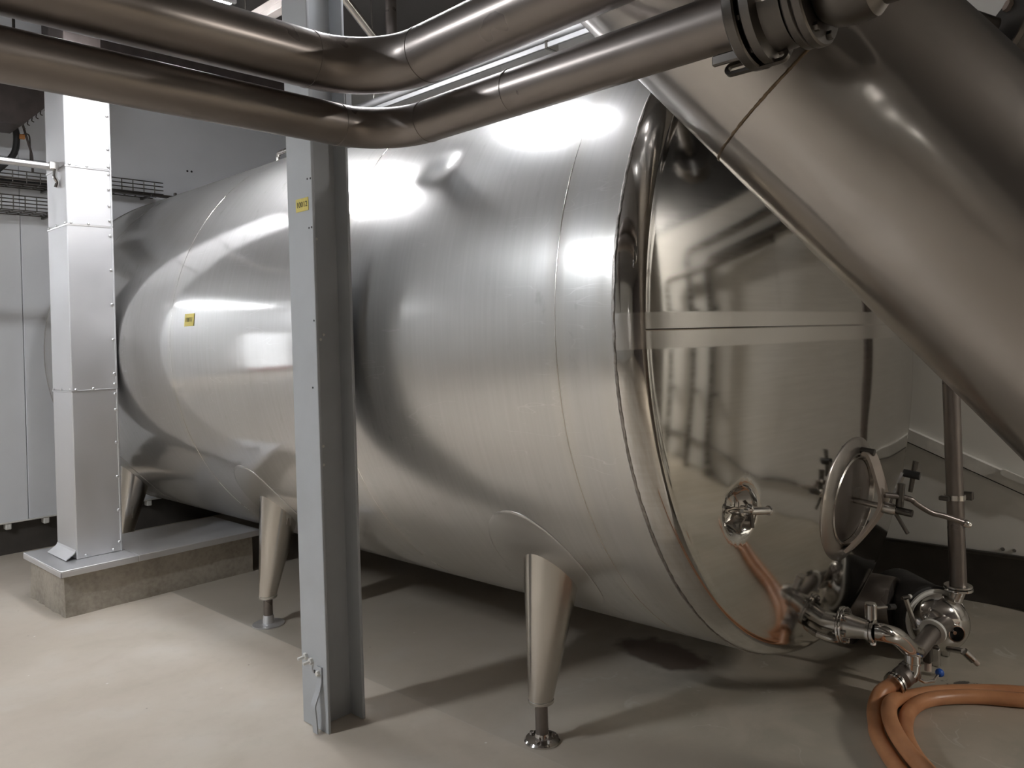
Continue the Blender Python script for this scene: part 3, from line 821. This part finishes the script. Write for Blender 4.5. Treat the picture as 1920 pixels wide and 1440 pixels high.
ne = thing('pipe_spool', 'dark short pipe end beyond the butterfly valve, leaving the frame at top', 'pipe', (PX1, 0.5, vz))
flange(ne, (PX1, 0.537, vz), (0, -1, 0), 0.090, 0.018)
B().lathe([(0.052, 0), (0.066, 0.02), (0.07, 0.05), (0.066, 0.085), (0.052, 0.1)], (PX1, 0.518, vz), (0, -1, 0), 40).build('bulge', 'dark_steel', ne)
B().tube(fillet([(PX1, 0.425, vz), (PX1, 0.28, vz), (PX1, 0.28, vz + 0.6)], 0.11, 12), 0.052, 32).build('elbow', 'dark_steel', ne)

PY2, PX2, PZ2 = 1.658, 1.275, 2.15
r2 = 0.068
p2 = thing('process_pipe', 'upper and wider of two dull steel overhead pipes, nearest the ceiling lamp', 'pipe', (PX2, PY2, PZ2))
B().tube([(-3.0, PY2, PZ2 - 0.012), (PX2 - 0.2, PY2, PZ2)], r2, 40).build('straight', 'pipe_steel', p2)
B().tube(fillet([(PX2 - 0.201, PY2, PZ2), (PX2, PY2, PZ2 + 0.003), (PX2, PY2 - 0.201, PZ2 + 0.006)], 0.19, 18), r2, 40).build('elbow', 'pipe_steel', p2)
B().tube([(PX2, PY2 - 0.2, PZ2 + 0.006), (PX2, 0.3, PZ2 + 0.03)], r2, 40).build('straight', 'pipe_steel', p2)
for (o, d) in (((PX2 - 0.2025, PY2, PZ2), (1, 0, 0)), ((PX2, PY2 - 0.2025, PZ2 + 0.006), (0, -1, 0))):
    B().lathe([(r2 - 0.002, 0), (r2 + 0.0012, 0.0015), (r2 + 0.0012, 0.0045), (r2 - 0.002, 0.006)], V(o) - V(d) * 0.003, d, 40).build('weld_bead', 'pipe_steel', p2)

# bright pipe over the tank
p3 = thing('product_pipe', 'slim bright steel pipe running above the tank top under the lamp', 'pipe', (3.146, 2.5, 3.014))
B().tube(fillet([(3.146, 0.95, 3.014), (3.146, 4.47, 3.014), (3.146, 4.47, TZ + TR + 0.006)], 0.09, 10), 0.030, 28).build('tube', 'clad', p3)
B().disc((3.146, 4.47, TZ + TR + 0.003), (0, 0, 1), 0.055, 0.02, 28, 0.003).build('flange', 'steel', p3)
B().box((3.10, 0.95, 2.945), (3.115, 4.3, 2.972), 0.002).build('carrier_rail', 'clad', p3)
for y in (1.3, 2.6, 4.1):
    B().box((3.098, y, 2.94), (3.19, y + 0.02, 2.984), 0.003).build('saddle', 'steel', p3)
    B().tube([(3.146, y + 0.01, 3.044), (3.146, y + 0.01, ZCEIL)], 0.006, 8).build('hanger_rod', 'steel', p3)
dg_ = thing('diagonal_brace', 'slanting thin steel tube behind the column near the ceiling', 'tube', (2.38, 3.2, 3.07))
B().tube([(1.75, 3.2, 3.60), (2.62, 3.2, 2.87)], 0.022, 18).build('tube', 'steel', dg_)
B().disc((2.62, 3.2, 2.87), (0.87, 0, -0.73), 0.034, 0.012, 20, 0.002).build('end_plate', 'steel', dg_)
B().disc((1.75, 3.2, 3.60), (-0.87, 0, 0.73), 0.034, 0.012, 20, 0.002).build('end_plate', 'steel', dg_)
dp = thing('drop_pipe', 'vertical grey pipe dropping from the ceiling behind the column', 'pipe', (2.895, 3.6, 3.1))
B().tube([(2.895, 3.6, 3.06), (2.90, 3.6, ZCEIL)], 0.033, 22).build('tube', 'pipe_steel', dp)
B().disc((2.895, 3.6, 3.05), (0, 0, 1), 0.05, 0.02, 28, 0.003).build('flange', 'pipe_steel', dp)

# inclined chute crossing in front of the tank end
ca_, cb_ = V((1.84, 0.90, 2.267)), V((2.168, 0.394, 1.586))
cdv = (cb_ - ca_)
CR = 0.305
c0 = ca_ - cdv * 1.7; c1 = cb_ + cdv * 2.15
ch = thing('inclined_chute', 'wide inclined steel pipe crossing in front of the tank end', 'duct', tuple(c1))
sj = ca_ + cdv * 0.25
def chute_tube(a, b_, name, n=72, m_=24):
    b = B(); d, u, w = frame(b_ - a); L = (b_ - a).length
    for k in range(m_ + 1):
        for j in range(n):
            t = 2 * PI * j / n
            p = a + d * L * k / m_
            q = V((math.cos(t) * 0.9, math.sin(t) * 0.9, 0)) + p * 1.4
            rr = CR + 0.004 * noise.noise(q) * (0.3 if k in (0, m_) else 1)
            sp_ = p + (u * math.cos(t) + w * math.sin(t)) * CR
            for c_ in (V((1.672, 0.61, 2.001)), V((1.713, 0.548, 1.917)), V((1.80, 0.602, 1.657))):
                rr -= 0.0035 * math.exp(-((sp_ - c_).length / 0.055) ** 2)
            b.v.append(p + (u * math.cos(t) + w * math.sin(t)) * rr)
    for k in range(m_):
        for j in range(n):
            j2 = (j + 1) % n; b.f.append((k * n + j, k * n + j2, (k + 1) * n + j2, (k + 1) * n + j))
    b.f += [tuple(range(n)), tuple(range(m_ * n, (m_ + 1) * n))]
    return b.build(name, 'chute_steel', ch, 40)
chute_tube(c0, sj - cdv.normalized() * 0.001, 'upper_section', 72, 40)
chute_tube(sj + cdv.normalized() * 0.001, c1, 'lower_section', 144, 110)
b = B(); d, u, w = frame(cdv); n = 300
for i in range(n):
    t = 2 * PI * i / n
    for j in range(6):
        c = 2 * PI * j / 6; k = 0.0032 * (1 + 0.25 * random.uniform(-1, 1))
        b.v.append(sj + (u * math.cos(t) + w * math.sin(t)) * (CR + 0.0005 + k * math.cos(c)) + d * k * 1.2 * math.sin(c))
for i in range(n):
    for j in range(6):
        i2, j2 = (i + 1) % n, (j + 1) % 6; b.f.append((i * 6 + j, i2 * 6 + j, i2 * 6 + j2, i * 6 + j2))
b.build('weld_bead', 'brownweld', ch, 60)

# dark pipe and flanged end in the top right corner
tr = thing('flanged_pipe', 'dark flanged pipe end with a bent rod, top right corner', 'pipe', (2.77, 0.55, 2.35))
pd = V((0.143, -0.151, -0.078)).normalized()
e0, e1 = V((2.615, 0.715, 2.43)), V((2.762, 0.56, 2.345))
B().tube([e0 - pd * 0.5, e1], 0.036, 28).build('tube', 'dark_steel', tr)
B().disc(e1 + V((0.02, -0.02, 0.0)), pd, 0.105, 0.022, 44, 0.003).build('flange', 'dark_steel', tr)
B().lathe([(0.09, 0), (0.10, 0.03), (0.10, 0.09), (0.05, 0.13)], e1 + V((0.02, -0.02, 0.0)) + pd * 0.018, pd, 40).build('body', 'dark_steel', tr)
B().hexnut(e1 + V((0.03, -0.03, 0.075)), pd, 0.018, 0.03).build('bolt', 'pink', tr)
B().tube(spline([(2.70, 0.63, 2.31), (2.713, 0.612, 2.325), (2.735, 0.59, 2.330), (2.750, 0.575, 2.318), (2.753, 0.572, 2.27), (2.752, 0.572, 2.22)], 6), 0.007, 12).build('bent_rod', 'steel', tr)

# ================================================================== BACK WALL CABLE TRAYS ETC
def tray(label, x0, x1, z0, z1, y0, y1, nz, step, grp):
    t = thing('wire_tray', label, 'cable tray', ((x0 + x1) / 2, y1, z0), grp)
    for k in range(nz):
        z = z0 + (z1 - z0) * k / (nz - 1)
        B().tube([(x0, y0, z), (x1, y0, z)], 0.0045, 6).build('long_wire', 'dark_steel', t)
    for k in range(1, 4):
        y = y0 + (y1 - y0) * k / 3
        B().tube([(x0, y, z0), (x1, y, z0)], 0.0045, 6).build('long_wire', 'dark_steel', t)
    x = x0 + 0.02
    while x < x1:
        B().tube([(x, y0, z1), (x, y0, z0), (x, y1, z0)], 0.004, 6).build('cross_wire', 'dark_steel', t)
        x += step
    for x in (x0 + 0.15, x1 - 0.1):
        B().box((x, y0 - 0.01, z0 - 0.022), (x + 0.02, YB + 0.01, z0 - 0.005), 0.002).build('bracket', 'dark_steel', t)
    return t
G = 'wire cable trays on the back wall'
tray('wire mesh cable tray directly above the other one, left of the clad column', 1.25, 2.06, 2.715, 2.80, 6.50, YB - 0.01, 4, 0.09, G)
tray('lower left wire mesh cable tray, under the one beside the conduit', 1.25, 2.06, 2.515, 2.62, 6.50, YB - 0.01, 5, 0.075, G)
t3 = tray('wire mesh cable tray between the clad column and the tank top', 2.2, 2.80, 2.745, 2.838, 6.50, YB - 0.01, 4, 0.085, G)
B().box((2.2, 6.52, 2.728), (2.9, 6.56, 2.748), 0.003).build('support_bar', 'dark_steel', t3)
B().box((2.9, 6.515, 2.728), (2.92, 6.54, 2.775), 0.003).build('bar_end', 'dark_steel', t3)
for k, (z, y, r, mat) in enumerate(((2.728, 6.55, 0.012, 'black'), (2.73, 6.60, 0.014, 'dark_paint'), (2.755, 6.57, 0.011, 'beige_beam'), (2.76, 6.62, 0.012, 'black'))):
    o = B().tube(spline([(1.25, y, z), (1.4, y + 0.01, z + 0.006), (1.7, y - 0.005, z), (2.06, y, z + 0.004)], 6), r, 10).build('tray_cable', mat)
    o['label'] = ('black cable lying at the front of the upper left wire tray', 'dark brown cable lying on the bottom of the upper left wire tray',
                  'pale beige cable lying in the upper left wire tray', 'black cable lying at the back of the upper left wire tray')[k]
    o['category'] = 'cable'; o['group'] = 'cables in the upper left tray'
sf = thing('cable_channel', 'dark steel cable channel under the ceiling, upper left corner', 'cable tray', (1.2, 6.3, 3.2))
b = B(); 
pf = [(1.2, 3.055), (1.725, 3.075), (1.93, 3.285), (1.95, 3.46), (1.2, 3.46)]
for y in (6.25, 6.55):
    for (x, z) in pf: b.v.append(V((x, y, z)))
b.f += [(0, 1, 2, 3, 4), (9, 8, 7, 6, 5)] + [(k, (k + 1) % 5, 5 + (k + 1) % 5, 5 + k) for k in range(5)]
b.build('channel', 'dark_paint', sf, 10)
for k in range(7):
    x = 1.745 + 0.028 * k; z = 3.09 + 0.029 * k
    B().tube(spline([(x, 6.3, z + 0.01), (x - 0.004, 6.3, z - 0.02), (x + 0.01, 6.3, z - 0.028)], 3), 0.004, 6).build('edge_hook', 'dark_steel', sf)
B().tube([(1.70, 6.3, 3.46), (1.70, 6.3, ZCEIL)], 0.01, 8).build('hanger_rod', 'dark_steel', sf)
for lab, pts, r, mat in (
    ('thick black cable hanging down beside the dark cable channel', [(1.74, 6.5, 3.12), (1.752, 6.5, 3.06), (1.742, 6.5, 2.95), (1.70, 6.5, 2.87), (1.60, 6.5, 2.76)], 0.022, 'black'),
    ('thin dark cable slanting down to the upper left wire tray', [(1.79, 6.48, 3.13), (1.815, 6.48, 3.03), (1.845, 6.49, 2.92), (1.85, 6.5, 2.80)], 0.008, 'dark_paint'),
    ('thin grey cable with a square bend beside the slanting dark cable', [(1.80, 6.55, 3.08), (1.845, 6.55, 3.085), (1.852, 6.55, 3.0), (1.85, 6.55, 2.85)], 0.005, 'dark_steel')):
    o = B().tube(spline(pts, 6), r, 10).build('hanging_cable', mat); o['label'] = lab; o['category'] = 'cable'; o['group'] = 'cables hanging at the upper left'
o = B().box((1.765, 6.47, 3.03), (1.80, 6.49, 3.065), 0.004).build('cable_marker', 'orange_tape'); o['label'] = 'small orange marker among the hanging cables'; o['category'] = 'tag'
for k, x in enumerate((3.108, 3.146)):
    B().disc((x, YB + 0.0005, 3.018), (0, -1, 0), 0.009, 0.0015, 12).build('drill_hole', 'black', wb)

# ================================================================== RIGHT WALL TRIM
slope = V((0, -0.455, -0.195)).normalized()
st = thing('slanting_trim', 'slanting painted trim board on the grey wall behind the pump', 'trim', (XR, 1.1, 0.75))
b = B()
for s in (0.0, 1.2):
    p = V((XR, 1.42, 0.912)) + slope * s
    for (x, z) in ((0.002, 0.0), (-0.028, -0.004), (-0.028, -0.074), (0.002, -0.078)): b.v.append(p + V((x, 0, z)))
b.f += [(0, 1, 2, 3), (4, 5, 6, 7)] + [(k, (k + 1) % 4, 4 + (k + 1) % 4, 4 + k) for k in range(4)]
b.build('board', 'clip', st, 10)
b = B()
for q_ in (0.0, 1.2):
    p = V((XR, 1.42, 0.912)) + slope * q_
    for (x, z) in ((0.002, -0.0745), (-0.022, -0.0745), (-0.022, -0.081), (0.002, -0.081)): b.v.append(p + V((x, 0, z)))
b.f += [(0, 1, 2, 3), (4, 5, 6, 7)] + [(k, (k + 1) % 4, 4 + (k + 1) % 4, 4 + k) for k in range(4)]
b.build('shade_strip', 'black', st, 10)  # black strip stands in for the line of shade below the board
b = B(); n = 10
p0 = V((XR - 0.028, 0.955, 0.708)); q = []
for k in range(n + 1): a = PI / 2 + PI * k / n; q.append((math.cos(a) * 0.016, math.sin(a) * 0.016))
for k in range(n + 1): a = -PI / 2 + PI * k / n; q.append((0.22 + math.cos(a) * 0.016, math.sin(a) * 0.016))
sup = slope.cross(V((1, 0, 0))).normalized(); sup = sup if sup.z > 0 else -sup
for h in (0, -0.022):
    for (a, c) in q: b.v.append(p0 + slope * a + sup * c + V((h, 0, 0)))
mm = len(q)
b.f += [tuple(range(mm)), tuple(range(mm, 2 * mm))] + [(k, (k + 1) % mm, mm + (k + 1) % mm, mm + k) for k in range(mm)]
b.build('grip', 'clip', st, 30)

# ================================================================== PUMP, PIPEWORK, HOSES
VX, VY = 3.83, 0.983
vp = thing('riser_pipe', 'vertical steel pipe rising from the pump beside the tank end', 'pipe', (VX, VY, 0.31))
B().tube([(VX, VY, 0.325), (VX, VY, ZCEIL)], 0.0345, 32).build('tube', 'pipe_steel', vp)
B().disc((VX, VY, 0.305), (0, 0, 1), 0.058, 0.011, 36, 0.002).build('clamp_ring', 'chrome', vp)
B().disc((VX, VY, 0.318), (0, 0, 1), 0.056, 0.010, 36, 0.002).build('clamp_ring', 'steel', vp)
B().ring((VX, VY, 0.70), (0, 0, 1), 0.043, 0.034, 0.022, 32).build('pipe_clip', 'steel', vp)
B().box((VX + 0.035, VY - 0.06, 0.694), (VX + 0.06, VY - 0.02, 0.73), 0.004).build('clip_lug', 'dark_steel', vp)
B().box((VX - 0.06, VY + 0.01, 0.70), (VX - 0.03, VY + 0.05, 0.718), 0.003).build('clip_lug', 'dark_steel', vp)

PXc, PYc, PZc = 3.77, 1.04, 0.165
pm = thing('transfer_pump', 'round stainless centrifugal pump with black motor on the floor', 'pump', (PXc, PYc + 0.2, 0))
pax = V((0.69, 0.724, 0)).normalized(); pc = V((PXc, PYc, PZc))
B().lathe([(0.012, -0.075), (0.045, -0.073), (0.08, -0.062), (0.108, -0.038), (0.122, -0.005), (0.125, 0.02), (0.125, 0.03)], pc, pax, 56).build('casing', 'chrome', pm, 50)
B().lathe([(0.126, 0.028), (0.136, 0.030), (0.136, 0.042), (0.126, 0.044)], pc, pax, 56).build('clamp_band', 'clip', pm)
B().lathe([(0.12, 0.044), (0.145, 0.05), (0.145, 0.075), (0.12, 0.085)], pc, pax, 56).build('back_plate', 'rubber', pm)
B().lathe([(0.10, 0.085), (0.132, 0.09), (0.137, 0.11), (0.137, 0.36), (0.12, 0.40), (0.06, 0.405)], pc, pax, 48).build('motor', 'rubber', pm)
B().box((PXc + 0.06, PYc + 0.08, 0), (PXc + 0.24, PYc + 0.26, 0.045), 0.006).build('foot_base', 'dark_paint', pm)
# sight port with an inner bolt
q0 = pc + V((0, 0, -0.006))
B().ring(q0 - pax * 0.112, pax, 0.036, 0.031, 0.06, 36).build('port_ring', 'chrome', pm)
B().disc(q0 - pax * 0.078, pax, 0.0305, 0.01, 30).build('port_inside', 'black', pm)
B().lathe([(0.012, 0), (0.012, 0.02), (0.008, 0.03)], q0 - pax * 0.078 + V((-0.004, 0.004, 0.003)), -pax, 14).build('port_bolt', 'chrome', pm)
B().tube([(VX, VY, 0.306), (VX - 0.005, VY + 0.02, 0.25), (VX - 0.015, PYc, 0.20)], 0.031, 24).build('discharge', 'steel', pm)
B().box((PXc + 0.10, PYc - 0.03, PZc + 0.035), (PXc + 0.145, PYc + 0.02, PZc + 0.085), 0.006, Matrix.Rotation(0.6, 3, 'Y')).build('clamp_ear', 'clip', pm)
B().tube([(PXc + 0.12, PYc - 0.03, PZc + 0.06), (PXc + 0.085, PYc - 0.03, PZc + 0.14)], 0.004, 8).build('clamp_rod', 'steel', pm)
B().sphere((PXc + 0.128, PYc - 0.02, PZc + 0.052), 0.013, 14).build('clamp_nut', 'chrome', pm)
B().tube([(3.575, 0.905, 0.135), (3.60, 0.88, 0.10)], 0.016, 16).build('drain_plug', 'steel', pm)
B().tube([(3.60, 0.88, 0.10), (3.615, 0.866, 0.08)], 0.010, 12).build('drain_tip', 'pink', pm)
B().tube([(3.66, 0.985, 0.10), (3.575, 0.905, 0.135)], 0.012, 12).build('drain_neck', 'steel', pm)
for sx_ in (-0.07, 0.07):
    B().box((PXc + sx_ - 0.012, PYc - 0.01, 0), (PXc + sx_ + 0.012, PYc + 0.02, PZc - 0.09), 0.003).build('foot', 'steel', pm)
fp = thing('floor_pipe', 'dull brown steel pipe lying on a cradle behind the pump under the tank end', 'pipe', (3.83, 1.6, 0.18))
B().lathe([(0.10, 0), (0.118, 0.004), (0.122, 0.02), (0.122, 0.78), (0.118, 0.796), (0.10, 0.80)], (3.83, 1.24, 0.19), (0, 1, 0), 48).build('tube', 'pipe_steel', fp)
for y in (1.4, 1.85): B().box((3.72, y, 0), (3.94, y + 0.06, 0.10), 0.004).build('cradle', 'dark_paint', fp)
# wing bolt of the clamp
B().tube([(3.455, 1.05, 0.235), (3.43, 1.075, 0.352)], 0.010, 14).build('wing_bolt', 'steel', pm)
B().tube([(3.41, 1.083, 0.358), (3.452, 1.067, 0.357)], 0.0065, 10).build('wing_bar', 'dark_steel', pm)
B().sphere((3.455, 1.066, 0.357), 0.009, 12).build('wing_ball', 'clip', pm)
B().tube([(3.455, 1.05, 0.235), (3.65, 1.045, 0.17)], 0.012, 12).build('wing_stem', 'steel', pm)

ol = thing('outlet_pipework', 'bright steel outlet pipe with flange, clamp valve and bend', 'pipework', (OX, 1.1, 0.2))
fo = B().disc((OX, 1.192, OZ), (0, -1, 0), 0.068, 0.010, 44, 0.002).build('flange', 'chrome', ol)
B().disc((OX, 1.181, OZ), (0, -1, 0), 0.068, 0.010, 44, 0.002).build('flange', 'chrome', ol)
for k in range(6):
    a = 2 * PI * k / 6 + 0.3
    B().hexnut((OX + 0.055 * math.cos(a), 1.171, OZ + 0.055 * math.sin(a)), (0, -1, 0), 0.008, 0.012).build('bolt', 'chrome', ol)
    B().hexnut((OX + 0.055 * math.cos(a), 1.192, OZ + 0.055 * math.sin(a)), (0, 1, 0), 0.008, 0.012).build('bolt', 'chrome', ol)
B().lathe([(0.046, 0), (0.045, 0.01), (0.034, 0.07), (0.034, 0.08)], (OX, 1.171, OZ), (0, -1, 0), 36).build('reducer', 'steel', ol)
cv = B().lathe([(0.034, 0), (0.043, 0.002), (0.043, 0.011), (0.038, 0.013), (0.043, 0.015), (0.043, 0.024), (0.034, 0.026)], (OX, 1.092, OZ), (0, -1, 0), 36).build('clamp_valve', 'chrome', ol)
B().lathe([(0.012, 0.03), (0.012, 0.045), (0.021, 0.047), (0.022, 0.098), (0.019, 0.103)], (OX, 1.08, OZ), (0, 0, 1), 24).build('valve_neck', 'chrome', cv)
B().tube([(OX + 0.005, 1.078, OZ + 0.082), (OX + 0.12, 1.055, OZ + 0.062)], 0.005, 10).build('valve_lever', 'chrome', cv)
B().tube([(OX + 0.115, 1.056, OZ + 0.063), (OX + 0.155, 1.048, OZ + 0.055)], 0.011, 12).build('lever_grip', 'black', cv)
B().hexnut((OX + 0.01, 1.08, OZ - 0.04), (0, 0, -1), 0.011, 0.016).build('clamp_nut', 'chrome', cv)
J = V((3.265, 1.0, 0.212))
B().tube(spline([(OX, 1.068, OZ), (OX + 0.012, 1.035, OZ - 0.002), (OX + 0.06, 1.008, OZ - 0.025), (OX + 0.13, 0.998, OZ - 0.075), tuple(J - V((0.025, 0, -0.015))), tuple(J + V((0.02, 0, -0.005)))], 6), 0.0325, 28).build('bend', 'chrome', ol)
it = [J + V((0.01, 0.0, -0.012)), V((3.46, 1.0, 0.236)), ]
B().tube([V((3.292, 0.998, 0.200)), V((3.475, 0.985, 0.232))], 0.032, 28).build('inlet_tube', 'pipe_steel', ol)
B().ring((3.455, 0.987, 0.229), (0.183, -0.013, 0.032), 0.050, 0.033, 0.014, 36).build('union_ring', 'clip', ol)
B().tube([V((3.475, 0.985, 0.232)), V((3.70, 1.0, 0.19))], 0.031, 24).build('inlet_tube', 'pipe_steel', ol)
B().tube([J + V((0.0, 0.005, 0.0)), V((3.262, 1.006, 0.155))], 0.028, 24).build('tee_leg', 'chrome', ol)
B().ring((3.263, 1.006, 0.158), (0, 0, 1), 0.031, 0.027, 0.006, 28).build('weld_ring', 'chrome', ol)
B().tube(spline([(3.262, 1.006, 0.158), (3.260, 1.008, 0.135), (3.25, 1.015, 0.118)], 5), 0.027, 24).build('tee_leg', 'chrome', ol)
hv = thing('hose_valve', 'small steel hose valve with blue lever ball on the floor', 'valve', (3.2, 1.04, 0.0))
vd = V((3.165, 1.058, 0.088)) - V((3.275, 1.022, 0.122)); vd.normalize(); v0 = V((3.285, 1.018, 0.125))
B().lathe([(0.030, 0), (0.042, 0.002), (0.042, 0.010), (0.038, 0.012), (0.042, 0.014), (0.042, 0.022), (0.036, 0.026), (0.040, 0.034), (0.040, 0.066), (0.034, 0.072), (0.026, 0.078), (0.026, 0.095)], v0, vd, 36).build('body', 'pipe_steel', hv)
B().ring(v0 + vd * 0.094, vd, 0.043, 0.026, 0.009, 36).build('hose_ring', 'chrome', hv)
B().ring(v0 + vd * 0.106, vd, 0.041, 0.026, 0.009, 36).build('hose_ring', 'chrome', hv)
B().tube(spline([(3.30, 1.0, 0.09), (3.33, 0.985, 0.072), (3.375, 0.965, 0.066)], 4), 0.006, 10).build('lever', 'chrome', hv)
B().tube([(3.375, 0.965, 0.066), (3.41, 0.957, 0.082)], 0.005, 10).build('lever', 'steel', hv)
B().sphere((3.42, 0.955, 0.086), 0.0165, 18).build('lever_ball', 'blue', hv, label='blue plastic lever ball')
B().box((3.19, 1.03, 0), (3.24, 1.05, 0.07), 0.004).build('support_foot', 'dark_steel', hv)
dc = thing('drain_cock', 'small grey square drain cock hanging under the pump inlet', 'valve', (3.40, 0.99, 0.11))
B().box((3.382, 0.975, 0.125), (3.418, 1.005, 0.185), 0.004, Matrix.Rotation(0.08, 3, 'Y')).build('body', 'dark_steel', dc)
B().tube([(3.402, 0.99, 0.18), (3.405, 0.99, 0.215)], 0.008, 10).build('neck', 'steel', dc)
B().tube([(3.398, 0.99, 0.126), (3.392, 0.99, 0.093)], 0.013, 12).build('plug', 'pink', dc)

HR = 0.027
def hose(label, pts, grp='orange hoses'):
    o = B().tube(spline(pts, 8), HR, 22).build('rubber_hose', 'hose'); o['label'] = label; o['category'] = 'hose'; o['group'] = grp
hose('orange rubber hose fixed to the hose valve and curving to the lower frame edge',
     [v0 + vd * 0.10, (3.135, 1.085, 0.068), (3.06, 1.082, 0.036), (2.96, 1.045, HR + 0.002), (2.86, 1.0, HR), (2.70, 0.888, HR), (2.45, 0.68, HR), (2.0, 0.42, HR), (1.5, 0.25, HR)])
hose('front orange rubber hose looping in from the right frame edge',
     [(3.75, -0.4, HR), (3.62, 0.2, HR), (3.53, 0.60, HR), (3.487, 0.705, HR), (3.41, 0.845, HR), (3.29, 0.955, HR), (3.15, 0.985, HR), (2.99, 0.955, HR), (2.86, 0.895, HR), (2.745, 0.81, HR), (2.5, 0.58, HR), (2.1, 0.30, HR)])
hose('rear orange rubber hose half hidden behind the front loop',
     [(3.86, -0.3, HR), (3.70, 0.25, HR), (3.60, 0.60, HR), (3.556, 0.715, HR), (3.48, 0.83, HR), (3.375, 0.945, HR), (3.27, 1.012, HR + 0.002), (3.13, 1.035, 0.056), (2.99, 1.008, 0.073), (2.86, 0.948, 0.074), (2.72, 0.85, 0.074), (2.48, 0.64, 0.074), (2.1, 0.36, 0.074)])

# ================================================================== LAMPS
def lamp(label, o, L, axis, mat, hang, grp, hw=0.055):
    o = V(o); ax = V((0, 1, 0)) if axis == 'y' else V((1, 0, 0)); sd = V((1, 0, 0)) if axis == 'y' else V((0, 1, 0))
    t = thing('ceiling_lamp', label, 'lamp', tuple(o), grp)
    def bx(a0, a1, s, z0, z1): 
        p, q = o + ax * a0 - sd * s, o + ax * a1 + sd * s
        return (p.x, p.y, o.z + z0), (q.x, q.y, o.z + z1)
    B().box(*bx(-L / 2, L / 2, hw, 0, 0.035), 0.012).build('diffuser', mat, t)
    B().box(*bx(-L / 2 - 0.01, L / 2 + 0.01, hw + 0.01, 0.036, 0.085), 0.006).build('housing', 'lamp_body', t)
    for s in (-1, 1):
        B().box(*bx(s * L / 2, s * (L / 2 + 0.02), hw + 0.005, -0.002, 0.085), 0.004).build('end_cap', 'lamp_body', t)
        p = o + ax * s * L * 0.35
        B().tube([(p.x, p.y, o.z + 0.085), (p.x, p.y, hang)], 0.005, 8).build('hanger_rod', 'steel', t)
    return t
GL = 'fluorescent ceiling lamps'
lamp('glowing ceiling lamp over the tank side, at the top edge behind the upper pipe', (1.85, 3.93, 3.155), 0.6, 'y', 'lamp_main', ZCEIL, GL, 0.09)
lamp('ceiling lamp over the front end of the tank, above the frame', (2.0, 2.53, 3.25), 0.5, 'y', 'lamp_front', ZCEIL, GL)
lamp('ceiling lamp in front of the clad column, hidden behind the upper pipe', (1.52, 4.62, 3.39), 0.45, 'y', 'lamp_duct', ZCEIL, GL, 0.09)
for k, x in enumerate((-0.3, -2.0, -4.6)):
    lamp('lamp hanging along the far hall wall, ' + ('near the corner', 'between the corner and the door', 'above the door')[k], (x, 12.2, 3.5), 1.4, 'x', 'lamp_far', ZCEIL, GL)
lamp('ceiling lamp far behind the camera near the right wall', (3.75, -4.3, 3.2), 1.3, 'y', 'lamp_aisle', ZCEIL, GL)
lamp('added fill lamp well to the left of the column, out of frame', (-1.7, 3.7, 3.3), 1.4, 'x', 'fill_left', ZCEIL, GL)
cb = thing('ceiling_channel', 'pale painted channel running up from the lamp beside the column', 'beam', (2.3, 3.9, 3.3))
B().box((2.285, 2.6, 3.285), (2.345, 4.35, 3.32), 0.003).build('channel', 'beige_beam', cb)
B().box((2.285, 2.6, 3.32), (2.291, 4.35, 3.36), 0.002).build('lip', 'beige_beam', cb)
for y in (2.9, 4.2): B().tube([(2.315, y, 3.32), (2.315, y, ZCEIL)], 0.006, 8).build('hanger_rod', 'steel', cb)
for k, (y, z) in enumerate(((-3.7, 2.45), (-4.75, 1.70))):
    lamp('small wall lamp behind the camera on the left wall, ' + ('upper', 'lower')[k] + ' of two', (XL + 0.12, y, z), 0.3, 'y', 'lamp_wall', z + 0.2, GL, 0.09)
# pipes on the wall behind the photographer, mirrored in the tank end
for k, (y, z) in enumerate(((-1.55, 2.2), (-1.95, 2.35), (-2.5, 2.1))):
    t = thing('wall_pipe', 'dark pipe on the right wall behind the camera, ' + ('nearest of three', 'middle of three', 'farthest of three')[k], 'pipe', (XR - 0.12, y, 0), 'pipes behind the camera')
    B().tube(fillet([(XR - 0.12, y, 0), (XR - 0.12, y, z), (XR - 0.12, y + 2.2, z + 0.1)], 0.14, 8), 0.04, 18).build('tube', 'dark_steel', t)
    for zz in (0.8, 1.7): B().box((XR - 0.08, y - 0.03, zz), (XR + 0.01, y + 0.03, zz + 0.03), 0.003).build('clip', 'dark_steel', t)
